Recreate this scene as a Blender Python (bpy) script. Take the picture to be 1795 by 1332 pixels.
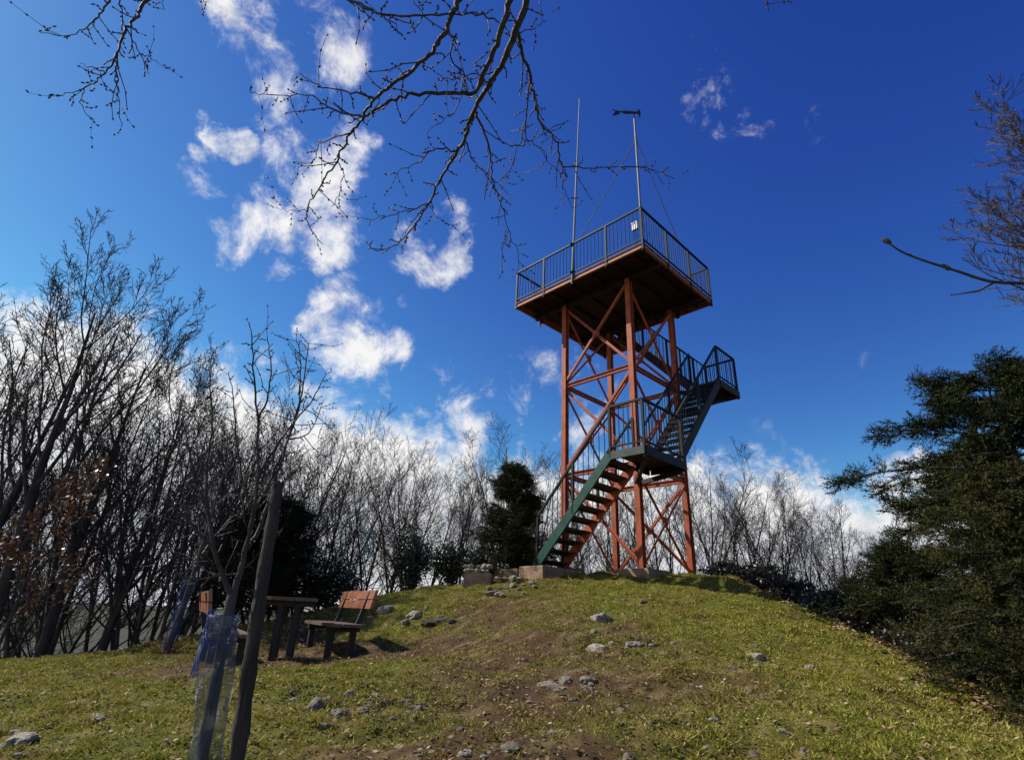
import bpy, bmesh, math, random
import numpy as np
from mathutils import Vector, Matrix
for o in list(bpy.data.objects): bpy.data.objects.remove(o)
scene = bpy.context.scene
COL = scene.collection
R = math.radians
random.seed(7); RNG = np.random.default_rng(11)

# ------------------------------------------------------------------ camera (eye at the world origin, looking along +Y, tilted up)
FPX, PITCH, ROLL, CX, CY = 960.0, R(23.2), R(2.6), 897.5, 666.0
cam_d = bpy.data.cameras.new('camera'); cam = bpy.data.objects.new('camera', cam_d); COL.objects.link(cam)
cam_d.sensor_width = 36.0; cam_d.lens = 36.0*FPX/1795.0
cam_d.clip_start = 0.05; cam_d.clip_end = 20000
cam.matrix_world = Matrix.Rotation(R(90)+PITCH, 4, 'X') @ Matrix.Rotation(ROLL, 4, 'Z')
scene.camera = cam
def ray(px, py):
    x = (px-CX)/FPX; y = -(py-CY)/FPX
    xr = x*math.cos(ROLL)-y*math.sin(ROLL); yr = x*math.sin(ROLL)+y*math.cos(ROLL)
    return Vector((xr, math.cos(PITCH)-yr*math.sin(PITCH), math.sin(PITCH)+yr*math.cos(PITCH)))
def proj(p):
    zc = p[1]*math.cos(PITCH)+p[2]*math.sin(PITCH); yc = -p[1]*math.sin(PITCH)+p[2]*math.cos(PITCH)
    xr, yr = p[0]/zc, yc/zc
    return (CX+FPX*(xr*math.cos(ROLL)+yr*math.sin(ROLL)), CY-FPX*(-xr*math.sin(ROLL)+yr*math.cos(ROLL)))
def at_dist(px, py, D):
    d = ray(px, py); return d*(D/math.hypot(d.x, d.y))

# ------------------------------------------------------------------ sun and sky
SUN_AZ_VEC = Vector((-0.968, 0.25, 0)).normalized()      # horizontally towards the sun
SUN_EL = R(43)
to_sun = Vector((SUN_AZ_VEC.x*math.cos(SUN_EL), SUN_AZ_VEC.y*math.cos(SUN_EL), math.sin(SUN_EL)))
sd = bpy.data.lights.new('sun', 'SUN'); so = bpy.data.objects.new('sun', sd); COL.objects.link(so)
sd.energy = 5.0; sd.angle = R(0.53); sd.color = (1.0, 0.93, 0.82)
so.rotation_euler = (-to_sun).to_track_quat('-Z', 'Y').to_euler(); so.location = to_sun*60
vs = scene.view_settings; vs.view_transform = 'Standard'; vs.look = 'None'; vs.gamma = 1; vs.exposure = 0.28; vs.use_curve_mapping = False

w = bpy.data.worlds.new('World'); scene.world = w; w.use_nodes = True
nt = w.node_tree; nt.nodes.clear(); N = nt.nodes.new; L = nt.links.new
def mnode(op, a=None, b=None, c=None):
    n = N('ShaderNodeMath'); n.operation = op
    for i, v in enumerate((a, b, c)):
        if v is None: continue
        if isinstance(v, (int, float)): n.inputs[i].default_value = v
        else: L(v, n.inputs[i])
    return n.outputs[0]
def maprange(v, a, b, c=0.0, d=1.0, smooth=True):
    n = N('ShaderNodeMapRange'); n.interpolation_type = 'SMOOTHSTEP' if smooth else 'LINEAR'
    L(v, n.inputs[0])
    for i, k in enumerate((a, b, c, d)): n.inputs[i+1].default_value = k
    return n.outputs[0]
SKY_RESPONSE = ((0.40, 1.90), (0.467, 1.85), (1.33, 1.0))
sky = N('ShaderNodeTexSky'); sky.sky_type = 'NISHITA'; sky.sun_disc = False
sky.sun_elevation = SUN_EL; sky.sun_rotation = math.atan2(SUN_AZ_VEC.x, SUN_AZ_VEC.y)
sky.altitude = 900; sky.air_density = 1.0; sky.dust_density = 0.25; sky.ozone_density = 4.0
tc = N('ShaderNodeTexCoord')
def noise(vec, scale, detail, rough, dist=0.0):
    n = N('ShaderNodeTexNoise'); n.inputs['Scale'].default_value = scale; n.inputs['Detail'].default_value = detail
    n.inputs['Roughness'].default_value = rough; n.inputs['Distortion'].default_value = dist
    L(vec, n.inputs['Vector']); return n
def vmath(op, a, b):
    n = N('ShaderNodeVectorMath'); n.operation = op
    for i, v in enumerate((a, b)):
        if isinstance(v, (tuple, Vector)): n.inputs[i].default_value = tuple(v)
        else: L(v, n.inputs[i])
    return n
dirv = tc.outputs['Generated']
wn = noise(dirv, 6.0, 6, 0.6)
wv = vmath('SUBTRACT', wn.outputs['Color'], (0.5, 0.5, 0.5)).outputs[0]
sc = N('ShaderNodeVectorMath'); sc.operation = 'SCALE'; L(wv, sc.inputs[0]); sc.inputs['Scale'].default_value = 0.17
wdir = N('ShaderNodeVectorMath'); wdir.operation = 'NORMALIZE'; L(vmath('ADD', dirv, sc.outputs[0]).outputs[0], wdir.inputs[0])
wd = wdir.outputs[0]
# cumulus puffs: direction in the sky (azimuth from +Y to the right, elevation, angular radius, weight)
def puff(px, py, r, wgt):
    d = ray(px, py).normalized(); e = ray(px+r*1.22, py).normalized()
    return (d, math.acos(min(1, d.dot(e))), wgt)
PUFFS = [puff(*a) for a in (
    (405, 15, 70, 1.0), (440, 75, 66, 1.0), (470, 140, 62, .85), (590, 50, 80, .62), (570, 130, 60, .5), (500, 190, 60, .5),
    (355, 345, 60, .9), (400, 405, 60, .9), (470, 395, 60, .85), (505, 330, 80, .85), (450, 360, 70, .7), (540, 350, 80, .85), (565, 290, 66, .9), (560, 400, 80, 1.0), (600, 250, 46, .7),
    (405, 247, 36, .75), (366, 274, 24, .6), (470, 478, 30, .65),
    (800, 372, 52, .75), (760, 425, 70, .9), (778, 458, 40, .8),
    (590, 565, 75, 1.0), (650, 595, 80, 1.0), (535, 595, 50, .9), (655, 650, 50, .8),
    (1255, 150, 70, .40), (1320, 195, 70, .38), (1430, 195, 50, .2), (1550, 615, 40, .2), (1345, 760, 50, .2),
    (50, 590, 130, 1.1), (150, 640, 110, 1.0), (-120, 600, 150, 1.0),
    (860, 760, 140, .5), (960, 730, 120, .55), (790, 770, 100, .45),
    (1430, 940, 90, 1.1), (1320, 930, 110, .9), (1600, 860, 95, 1.1), (1580, 960, 110, 1.1))]
dens = None
for c, r, wgt in PUFFS:
    dp = vmath('DOT_PRODUCT', wd, c).outputs['Value']
    f = maprange(dp, math.cos(r), 1.0, 0.0, wgt, smooth=False)
    dens = f if dens is None else mnode('MAXIMUM', dens, f)
# cloud bank all round the horizon
sep = N('ShaderNodeSeparateXYZ'); L(wd, sep.inputs[0])
bank = maprange(mnode('ADD', sep.outputs['Z'], mnode('MULTIPLY', sep.outputs['X'], 0.14)), 0.345, 0.19, 0.0, 1.9, smooth=True)
bn = noise(wd, 2.6, 3, 0.5)
bank = mnode('MULTIPLY', bank, maprange(bn.outputs['Fac'], 0.30, 0.56, 0.7, 1.0))
dens = mnode('MAXIMUM', dens, bank)
dn = noise(dirv, 10.0, 15, 0.66, 0.25)
dsum = mnode('ADD', dens, mnode('MULTIPLY', mnode('SUBTRACT', dn.outputs['Fac'], 0.5), 4.0))
alpha = mnode('MULTIPLY', maprange(dsum, 0.28, 1.4), 0.97)
alpha = mnode('MULTIPLY', alpha, maprange(dens, 0.0, 0.35))
# thickness shading: thick parts greyer, lit towards the sun
dn2 = noise(vmath('ADD', dirv, tuple(to_sun*0.03)).outputs[0], 10.0, 9, 0.64, 0.25)
lit = mnode('SUBTRACT', dn.outputs['Fac'], dn2.outputs['Fac'])
shade = mnode('ADD', maprange(lit, -0.16, 0.14, 0.0, 0.55), maprange(sep.outputs['Z'], 0.02, 0.32, 0.12, 0.5))
cr = N('ShaderNodeValToRGB'); L(shade, cr.inputs[0])
cr.color_ramp.elements[0].position = 0.1; cr.color_ramp.elements[0].color = (4.6, 4.9, 5.8, 1)
cr.color_ramp.elements[1].position = 0.85; cr.color_ramp.elements[1].color = (9.3, 9.2, 9.1, 1)
# clear, contrasty late-winter air: one colour response for the whole sky
sps = N('ShaderNodeSeparateColor'); L(sky.outputs[0], sps.inputs[0]); cmb = N('ShaderNodeCombineColor')
rsp = [mnode('MULTIPLY', mnode('POWER', sps.outputs[ch], power), gain) for ch, (gain, power) in enumerate(SKY_RESPONSE)]
L(mnode('MINIMUM', rsp[0], mnode('MULTIPLY', rsp[2], 0.80)), cmb.inputs[0]); L(mnode('MINIMUM', rsp[1], mnode('MULTIPLY', rsp[2], 0.90)), cmb.inputs[1]); L(rsp[2], cmb.inputs[2])   # hazy white, never greener than blue
mx = N('ShaderNodeMix'); mx.data_type = 'RGBA'; L(alpha, mx.inputs[0]); L(cmb.outputs[0], mx.inputs[6]); L(cr.outputs[0], mx.inputs[7])
bg = N('ShaderNodeBackground'); bg.inputs[1].default_value = 0.085; L(mx.outputs[2], bg.inputs[0])
wo = N('ShaderNodeOutputWorld'); L(bg.outputs[0], wo.inputs[0])

# ------------------------------------------------------------------ materials
def new_mat(name):
    m = bpy.data.materials.new(name); m.use_nodes = True
    t = m.node_tree; b = t.nodes['Principled BSDF']
    return m, t, b
def mat(name, c1, c2, scale=6.0, rough=0.7, detail=6, bump=0.0, bscale=40.0, metallic=0.0, stretch=(1, 1, 1), spec=0.5, lo=0.35, hi=0.65, coords='Object'):
    m, t, b = new_mat(name)
    tcn = t.nodes.new('ShaderNodeTexCoord'); mp = t.nodes.new('ShaderNodeMapping'); mp.inputs['Scale'].default_value = stretch
    t.links.new(tcn.outputs[coords], mp.inputs[0])
    n = t.nodes.new('ShaderNodeTexNoise'); n.inputs['Scale'].default_value = scale; n.inputs['Detail'].default_value = detail; n.inputs['Roughness'].default_value = 0.65
    t.links.new(mp.outputs[0], n.inputs['Vector'])
    r = t.nodes.new('ShaderNodeValToRGB'); r.color_ramp.elements[0].position = lo; r.color_ramp.elements[1].position = hi
    r.color_ramp.elements[0].color = (*c1, 1); r.color_ramp.elements[1].color = (*c2, 1)
    t.links.new(n.outputs['Fac'], r.inputs[0]); t.links.new(r.outputs[0], b.inputs['Base Color'])
    b.inputs['Roughness'].default_value = rough; b.inputs['Metallic'].default_value = metallic; b.inputs['Specular IOR Level'].default_value = spec
    if bump:
        n2 = t.nodes.new('ShaderNodeTexNoise'); n2.inputs['Scale'].default_value = bscale; n2.inputs['Detail'].default_value = 5
        t.links.new(mp.outputs[0], n2.inputs['Vector'])
        bp = t.nodes.new('ShaderNodeBump'); bp.inputs['Strength'].default_value = bump; bp.inputs['Distance'].default_value = 0.02
        t.links.new(n2.outputs['Fac'], bp.inputs['Height']); t.links.new(bp.outputs[0], b.inputs['Normal'])
    return m
def attr_mat(name, attr, rough=0.8, spec=0.3, trans=0.0, bump=0.0, bscale=30):
    m, t, b = new_mat(name)
    a = t.nodes.new('ShaderNodeAttribute'); a.attribute_name = attr
    t.links.new(a.outputs['Color'], b.inputs['Base Color']); b.inputs['Roughness'].default_value = rough; b.inputs['Specular IOR Level'].default_value = spec
    if trans:
        tr = t.nodes.new('ShaderNodeBsdfTranslucent'); t.links.new(a.outputs['Color'], tr.inputs[0])
        ms = t.nodes.new('ShaderNodeMixShader'); ms.inputs[0].default_value = trans
        out = [n for n in t.nodes if n.type == 'OUTPUT_MATERIAL'][0]
        t.links.new(b.outputs[0], ms.inputs[1]); t.links.new(tr.outputs[0], ms.inputs[2]); t.links.new(ms.outputs[0], out.inputs[0])
    return m
M = {}
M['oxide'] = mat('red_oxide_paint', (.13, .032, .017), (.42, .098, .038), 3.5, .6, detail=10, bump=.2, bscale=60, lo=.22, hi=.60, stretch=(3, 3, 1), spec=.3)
M['oxide_dark'] = mat('dark_oxide_plate', (.018, .009, .007), (.042, .018, .011), 3, .75, bump=.15, bscale=30)  # much darker oxide tone for deck, landings, support beams and some stringers
M['edge'] = mat('rusty_edge_beam', (.26, .085, .035), (.44, .17, .075), 5, .65, bump=.15, bscale=40)
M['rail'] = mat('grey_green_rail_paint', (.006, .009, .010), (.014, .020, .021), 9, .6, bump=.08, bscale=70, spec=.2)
M['green'] = mat('green_stringer_paint', (.008, .048, .035), (.018, .085, .062), 4, .5, detail=10, spec=.3, bump=.08, bscale=50)
M['landing_edge'] = mat('faded_grey_green_paint', (.035, .048, .042), (.065, .082, .072), 5, .6, spec=.3)
M['steel'] = mat('galvanised_steel', (.10, .095, .085), (.19, .18, .165), 14, .6, metallic=.1)
M['black'] = mat('black_iron', (.008, .008, .01), (.02, .02, .022), 9, .5)
M['white'] = mat('white_plastic', (.62, .63, .62), (.75, .75, .73), 5, .45)
M['cable'] = mat('black_cable', (.012, .012, .012), (.02, .02, .02), 9, .6)
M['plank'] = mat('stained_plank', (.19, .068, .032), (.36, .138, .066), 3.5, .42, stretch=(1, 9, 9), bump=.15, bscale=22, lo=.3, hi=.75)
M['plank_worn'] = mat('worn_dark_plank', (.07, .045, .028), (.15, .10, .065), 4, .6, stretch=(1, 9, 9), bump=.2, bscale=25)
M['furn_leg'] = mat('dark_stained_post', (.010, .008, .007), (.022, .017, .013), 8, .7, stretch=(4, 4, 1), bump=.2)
M['concrete'] = mat('weathered_concrete', (.16, .105, .062), (.33, .23, .14), 4, .9, bump=.5, bscale=28)
M['stone'] = mat('limestone', (.07, .056, .038), (.42, .37, .29), 5, .9, bump=.8, bscale=14, lo=.3, hi=.62)
M['stone_brown'] = mat('earthy_stone', (.09, .075, .055), (.25, .21, .16), 5, .95, bump=.8, bscale=14, lo=.3, hi=.65)
M['stone_dark'] = mat('dark_mossy_stone', (.02, .018, .014), (.075, .065, .05), 5, .95, bump=.8, bscale=14)
M['bark'] = mat('grey_bark', (.022, .018, .016), (.066, .055, .048), 9, .9, stretch=(1, 1, .3), bump=.4, bscale=30)
M['bark_fine'] = mat('twig_bark', (.028, .022, .021), (.060, .049, .046), 5, .85)
M['bark_near'] = mat('branch_bark', (.022, .018, .016), (.075, .062, .052), 20, .7, stretch=(1, 1, .5), bump=.5, bscale=60)
M['bark_smooth'] = mat('sapling_bark', (.022, .018, .016), (.07, .06, .052), 14, .7, stretch=(1, 1, .4), bump=.4, bscale=50)
M['post'] = mat('rough_post_wood', (.014, .011, .009), (.055, .044, .034), 7, .9, stretch=(3, 3, .35), bump=.9, bscale=18)
M['net'] = mat('blue_net_plastic', (.010, .035, .14), (.022, .065, .25), 8, .5)
M['net_grey'] = mat('faded_net_plastic', (.06, .09, .13), (.11, .14, .18), 8, .5)
M['needles'] = attr_mat('conifer_needles', 'Col', .8, .08)
M['leaf'] = attr_mat('leaf', 'Col', .45, .5)
M['grass'] = attr_mat('grass_blades', 'Col', .75, .2, trans=.25)
M['litter'] = attr_mat('dead_leaves', 'Col', .8, .2)

# ------------------------------------------------------------------ mesh helpers
def tag(o, label=None, cat=None, group=None, kind=None):
    if label: o['label'] = label
    if cat: o['category'] = cat
    if group: o['group'] = group
    if kind: o['kind'] = kind
    return o
def link(name, me, parent=None):
    o = bpy.data.objects.new(name, me); COL.objects.link(o)
    if parent: o.parent = parent
    return o
def empty(name, loc=(0, 0, 0), rz=0.0):
    o = link(name, None); o.location = loc; o.rotation_euler = (0, 0, rz); o.empty_display_size = .3
    return o
class MB:
    def __init__(s): s.v = []; s.f = []
    def add(s, vs, fs):
        k = len(s.v); s.v += [tuple(p) for p in vs]; s.f += [tuple(i+k for i in f) for f in fs]; return s
    def beam(s, p0, p1, wd, ht, up=(0, 0, 1), off=(0, 0)):
        p0 = Vector(p0); p1 = Vector(p1); d = (p1-p0).normalized(); up = Vector(up)
        x = d.cross(up)
        if x.length < 1e-4: x = d.cross(Vector((0, 1, 0)))
        x.normalize(); y = x.cross(d).normalized()
        o = x*off[0]+y*off[1]; a = x*(wd/2); b = y*(ht/2)
        vs = [q+o+i*a+j*b for q in (p0, p1) for i, j in ((-1, -1), (1, -1), (1, 1), (-1, 1))]
        return s.add(vs, [(3, 2, 1, 0), (4, 5, 6, 7), (0, 1, 5, 4), (1, 2, 6, 5), (2, 3, 7, 6), (3, 0, 4, 7)])
    def box(s, a, b):
        x0, y0, z0 = a; x1, y1, z1 = b
        return s.add([(x0, y0, z0), (x1, y0, z0), (x1, y1, z0), (x0, y1, z0), (x0, y0, z1), (x1, y0, z1), (x1, y1, z1), (x0, y1, z1)],
                     [(3, 2, 1, 0), (4, 5, 6, 7), (0, 1, 5, 4), (1, 2, 6, 5), (2, 3, 7, 6), (3, 0, 4, 7)])
    def ibeam(s, p0, p1, wd, ht, up=(0, 0, 1), tf=.012, tw=.01):
        s.beam(p0, p1, wd, tf, up, (0, ht/2-tf/2)); s.beam(p0, p1, wd, tf, up, (0, -ht/2+tf/2)); s.beam(p0, p1, tw, ht-2*tf, up); return s
    def angle(s, p0, p1, wd, up, t=.01):
        s.beam(p0, p1, wd, t, up); s.beam(p0, p1, t, wd-t, up, (wd/2-t/2, -(wd)/2)); return s
    def tube(s, pts, rad, sides=6, cap=True):
        pts = [Vector(p) for p in pts]; n = len(pts)
        if isinstance(rad, (int, float)): rad = [rad]*n
        ref = None; k = len(s.v); ring = []
        for i in range(n):
            t = (pts[min(i+1, n-1)]-pts[max(i-1, 0)])
            if t.length < 1e-9: t = Vector((0, 0, 1))
            t.normalize()
            if ref is None:
                ref = t.cross(Vector((0, 0, 1)) if abs(t.z) < .9 else Vector((1, 0, 0))).normalized()
            else:
                ref = (ref-t*ref.dot(t))
                if ref.length < 1e-6: ref = t.orthogonal()
                ref.normalize()
            b = t.cross(ref)
            for j in range(sides):
                a = 2*math.pi*j/sides
                q = pts[i]+(ref*math.cos(a)+b*math.sin(a))*rad[i]
                s.v.append((q.x, q.y, q.z))
        for i in range(n-1):
            for j in range(sides):
                a = k+i*sides+j; c = k+i*sides+(j+1) % sides
                s.f.append((a, c, c+sides, a+sides))
        if cap:
            s.f.append(tuple(k+j for j in range(sides-1, -1, -1))); s.f.append(tuple(k+(n-1)*sides+j for j in range(sides)))
        return s
    def mesh(s, name, m=None, smooth=False):
        me = bpy.data.meshes.new(name); me.from_pydata(s.v, [], s.f); me.update()
        if m: me.materials.append(m)
        if smooth: me.polygons.foreach_set('use_smooth', [True]*len(me.polygons))
        return me
    def build(s, name, m, parent=None, smooth=False): return link(name, s.mesh(name, m, smooth), parent)
def bulk_mesh(name, V, Fa, m, cols=None, smooth=False):
    """V (n,3); Fa (k,3 or 4) ints; cols (n,3) vertex colours"""
    me = bpy.data.meshes.new(name); n = len(V); k, c = Fa.shape
    me.vertices.add(n); me.vertices.foreach_set('co', np.asarray(V, np.float32).ravel())
    me.loops.add(k*c); me.loops.foreach_set('vertex_index', Fa.astype(np.int32).ravel())
    me.polygons.add(k); me.polygons.foreach_set('loop_start', (np.arange(k)*c).astype(np.int32))
    me.update(calc_edges=True); me.validate()
    if cols is not None:
        at = me.color_attributes.new('Col', 'FLOAT_COLOR', 'POINT')
        at.data.foreach_set('color', np.concatenate([cols, np.ones((n, 1))], 1).astype(np.float32).ravel())
    if smooth: me.polygons.foreach_set('use_smooth', [True]*k)
    me.materials.append(m); return me

# ------------------------------------------------------------------ terrain: thin-plate surface through surveyed points
def gp(px, py, D): p = at_dist(px, py, D); return (p.x, p.y, p.z)
CTRL = [(0, 0, -1.55), (0, -6, -2.3), (-6, -5, -2.4), (6, -5, -2.2), (0, 2, -1.25), (-3, 1.5, -1.35), (3, 1.5, -1.15), (-7, 1, -1.7), (7, 1.0, -1.2),
        gp(897, 1332, 4.2), gp(412, 1332, 4.5), gp(100, 1332, 5.0), gp(1400, 1332, 4.5), gp(1795, 1332, 5.0),
        (-2.35, 9.5, -.69), (-3.1, 8.9, -.74), (-4.1, 8.3, -.80), (-3.2, 10.6, -.62), gp(760, 1145, 8.4), (-1.9, 7.6, -.66),
        gp(0, 1165, 12.5), gp(240, 1138, 12.5), gp(400, 1103, 13.0), gp(560, 1072, 13.0), gp(680, 1047, 12.8), gp(810, 1030, 12.4),
        (0.6, 11.9, .62), (1.9, 12.0, .76), gp(1060, 1012, 12.4), gp(1200, 1015, 12.6), gp(1280, 1016, 12.7), gp(1400, 1064, 11.8), gp(1500, 1105, 10.6), gp(1600, 1152, 9.4), gp(1700, 1215, 8.0), gp(1795, 1292, 6.6),
        (3.05, 14.1, 1.0), (1.5, 14.1, .95), (3.1, 15.7, .97), (4.7, 14.2, .97), (3.0, 12.5, .93), (2.0, 17.2, .3), (5, 17, .1), (-1, 15.5, .2), (-5, 15.5, -1.0), (-10, 15, -2.2),
        (-12, 11, -1.75), (-13, 5, -2.2), (8.5, 14.5, -.6), (8.6, 11.0, -1.1), (8.6, 8.0, -1.5), (8.4, 5, -1.9), (11, 10, -2.6), (0, 21, -1.4), (10, 18, -3.0), (-8, 20, -3.2), (11, 3, -2.2)]
CT = np.array(CTRL)
def tps(r2): return np.where(r2 > 0, .5*r2*np.log(np.maximum(r2, 1e-12)), 0)
n_ = len(CT); K = tps(((CT[:, None, :2]-CT[None, :, :2])**2).sum(-1))+np.eye(n_)*0.02
Pm = np.c_[np.ones(n_), CT[:, :2]]
A_ = np.block([[K, Pm], [Pm.T, np.zeros((3, 3))]]); WT = np.linalg.solve(A_, np.r_[CT[:, 2], 0, 0, 0])
def vnoise(x, y, seed=0):
    """smooth value noise in numpy"""
    xi = np.floor(x).astype(int); yi = np.floor(y).astype(int); fx = x-xi; fy = y-yi
    fx = fx*fx*(3-2*fx); fy = fy*fy*(3-2*fy)
    def h(a, b):
        q = (a*374761393+b*668265263+seed*974711) & 0x7fffffff
        q = ((q ^ (q >> 13))*1274126177) & 0x7fffffff
        return ((q ^ (q >> 16)) & 0xffff)/65535.0
    return (h(xi, yi)*(1-fx)+h(xi+1, yi)*fx)*(1-fy)+(h(xi, yi+1)*(1-fx)+h(xi+1, yi+1)*fx)*fy
def ground_arr(x, y):
    x = np.asarray(x, float); y = np.asarray(y, float); sh = x.shape; x = x.ravel(); y = y.ravel()
    xc = np.clip(x, -14, 13); yc = np.clip(y, -7, 21)
    z = np.zeros_like(x)
    for i in range(0, len(x), 20000):
        s = slice(i, i+20000)
        r2 = (xc[s, None]-CT[None, :, 0])**2+(yc[s, None]-CT[None, :, 1])**2
        z[s] = tps(r2)@WT[:n_]+WT[n_]+WT[n_+1]*xc[s]+WT[n_+2]*yc[s]
    far = np.hypot(x-xc, y-yc)
    z = z-60*(1-np.exp(-far*0.30/60))
    lump = (vnoise(x*1.3, y*1.3, 1)-.5)*.11+(vnoise(x*3.4, y*3.4, 2)-.5)*.075+(vnoise(x*8, y*8, 3)-.5)*.045
    return (z+lump).reshape(sh)
def gz(x, y): return float(ground_arr(np.array([x]), np.array([y]))[0])
def hit(px, py):
    d = ray(px, py); d = d/math.hypot(d.x, d.y)
    D = np.linspace(2.0, 16, 1400); zz = ground_arr(d.x*D, d.y*D); below = d.z*D <= zz
    i = int(np.argmax(below)) if below.any() else len(D)-1
    return Vector((d.x*D[i], d.y*D[i], zz[i]))
def axis_steps(lo, hi, step, far):
    a = list(np.arange(lo, hi+1e-6, step)); s = step; p = hi; q = lo
    while p < far:
        s *= 1.35; p += s; a.append(p); q -= s; a.insert(0, q)
    return np.array(a)
gx = axis_steps(-14, 13, .11, 6000); gy = axis_steps(-3, 18, .11, 6000)
XX, YY = np.meshgrid(gx, gy); ZZ = ground_arr(XX, YY)
nx, ny = len(gx), len(gy)
idx = np.arange(nx*ny).reshape(ny, nx)
Fq = np.stack([idx[:-1, :-1], idx[:-1, 1:], idx[1:, 1:], idx[1:, :-1]], -1).reshape(-1, 4)
def ground_cols(x, y):
    """surface colour of the soil and turf: worn earth, olive turf, straw"""
    n1 = vnoise(x*.55+3, y*.55, 5); n2 = vnoise(x*1.7, y*1.7, 6); n3 = vnoise(x*6, y*6, 7); n4 = vnoise(x*17, y*17, 8)
    earth = np.array([.085, .050, .025]); olive = np.array([.145, .122, .022]); green = np.array([.108, .122, .016]); straw = np.array([.24, .18, .075])
    # worn path up the middle and bare earth round the picnic set
    path = np.exp(-((x-(-.2+.06*y))/1.7)**2)*np.clip((13-y)/4, 0, 1)*.85
    picnic = np.exp(-(((x+2.8)*.75)**2+((y-9.0)*.8)**2)/1.6)*2.2
    e = np.clip(path*.9+picnic+(n1-.5)*1.1+(n2-.5)*.7+(n3-.5)*.5-.05, 0, 1)
    c = green[None]*(1-n2[:, None])+olive[None]*n2[:, None]
    c = c*(1-e[:, None])+earth[None]*e[:, None]
    s = np.clip((n4-.62)*2.5, 0, .6)[:, None]
    c = c*(1-s)+straw[None]*s
    wood = np.clip((np.hypot(x*.9, y-3)-13.5)/2.0, 0, 1)[:, None]      # leaf-covered forest floor beyond the clearing
    c = c*(1-wood)+np.array([.055, .040, .028])[None]*wood
    far_ = np.clip((np.hypot(x, y)-40)/80, 0, 1)[:, None]; c = c*(1-far_)+np.array([.038, .045, .026])[None]*far_      # wooded country far below
    return c*(.8+.4*n4[:, None]), e
gc, _ = ground_cols(XX.ravel(), YY.ravel())
M['ground'] = attr_mat('turf_and_earth', 'Col', .95, .15)
t = M['ground'].node_tree; b = t.nodes['Principled BSDF']
tcn = t.nodes.new('ShaderNodeTexCoord'); nn = t.nodes.new('ShaderNodeTexNoise'); nn.inputs['Scale'].default_value = 28; nn.inputs['Detail'].default_value = 8; nn.inputs['Roughness'].default_value = .7
t.links.new(tcn.outputs['Object'], nn.inputs['Vector']); bp = t.nodes.new('ShaderNodeBump'); bp.inputs['Strength'].default_value = .9; bp.inputs['Distance'].default_value = .04
t.links.new(nn.outputs['Fac'], bp.inputs['Height']); t.links.new(bp.outputs[0], b.inputs['Normal'])
ground = link('ground', bulk_mesh('ground', np.c_[XX.ravel(), YY.ravel(), ZZ.ravel()], Fq, M['ground'], gc, smooth=True))
tag(ground, 'grassy stony hilltop with worn brown turf rising to the tower', 'ground', kind='structure')

# ------------------------------------------------------------------ lookout tower (local x along the lit face, local y away from it)
tower = empty('lookout_tower', (3.05, 14.1, 0), R(-46))
tag(tower, 'red oxide steel lookout tower with zigzag stairs and railed platform on the hilltop', 'tower')
Z0, Z1, Z2, ZP = 1.02, 3.40, 5.92, 8.74      # footing, two rings, platform floor
HS = 1.1
CORN = [(-HS, -HS), (HS, -HS), (HS, HS), (-HS, HS)]
for sx, sy in CORN:
    MB().ibeam((sx, sy, Z0+.02), (sx, sy, ZP-.24), .145, .145, (0, 1, 0), .016, .012).build('leg', M['oxide'], tower)
    MB().box((sx-.15, sy-.15, Z0), (sx+.15, sy+.15, Z0+.018)).build('base_plate', M['oxide'], tower)
for zi, z in enumerate((Z1, Z2)):
    for k in range(4):
        a, b_ = CORN[k], CORN[(k+1) % 4]; d = Vector((b_[0]-a[0], b_[1]-a[1], 0)).normalized()
        p0 = Vector((*a, z))+d*.076; p1 = Vector((*b_, z))-d*.076
        MB().ibeam(p0, p1, .075, .12).build('ring_beam', M['oxide'], tower)
for (za, zb) in ((Z0+.16, Z1-.16), (Z1+.16, Z2-.16), (Z2+.16, ZP-.40)):
    for k in range(4):
        a, b_ = CORN[k], CORN[(k+1) % 4]; d = Vector((b_[0]-a[0], b_[1]-a[1], 0)).normalized(); nrm = Vector((d.y, -d.x, 0))
        for sgn in (1, -1):
            q0, q1 = (a, b_) if sgn == 1 else (b_, a); dd = d*sgn
            p0 = Vector((*q0, za))+dd*.07+nrm*(.045*sgn); p1 = Vector((*q1, zb))-dd*.07+nrm*(.045*sgn)
            MB().angle(p0, p1, .066, nrm*sgn, .012).build('diagonal_brace', M['oxide'], tower)
        c = (Vector((*a, za))+Vector((*b_, zb)))/2
        g = MB().beam(c-Vector((0, 0, .09))+nrm*0, c+Vector((0, 0, .09)), .18, .06, nrm)
        gp_ = g.build('gusset_plate', M['oxide'], tower)
        for bx in (-.05, .05):
            for bz in (-.05, .05):
                q = c+d*bx+Vector((0, 0, bz)); MB().tube([q+nrm*.029, q+nrm*.042], .012, 6).build('bolt', M['edge'], gp_)
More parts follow.
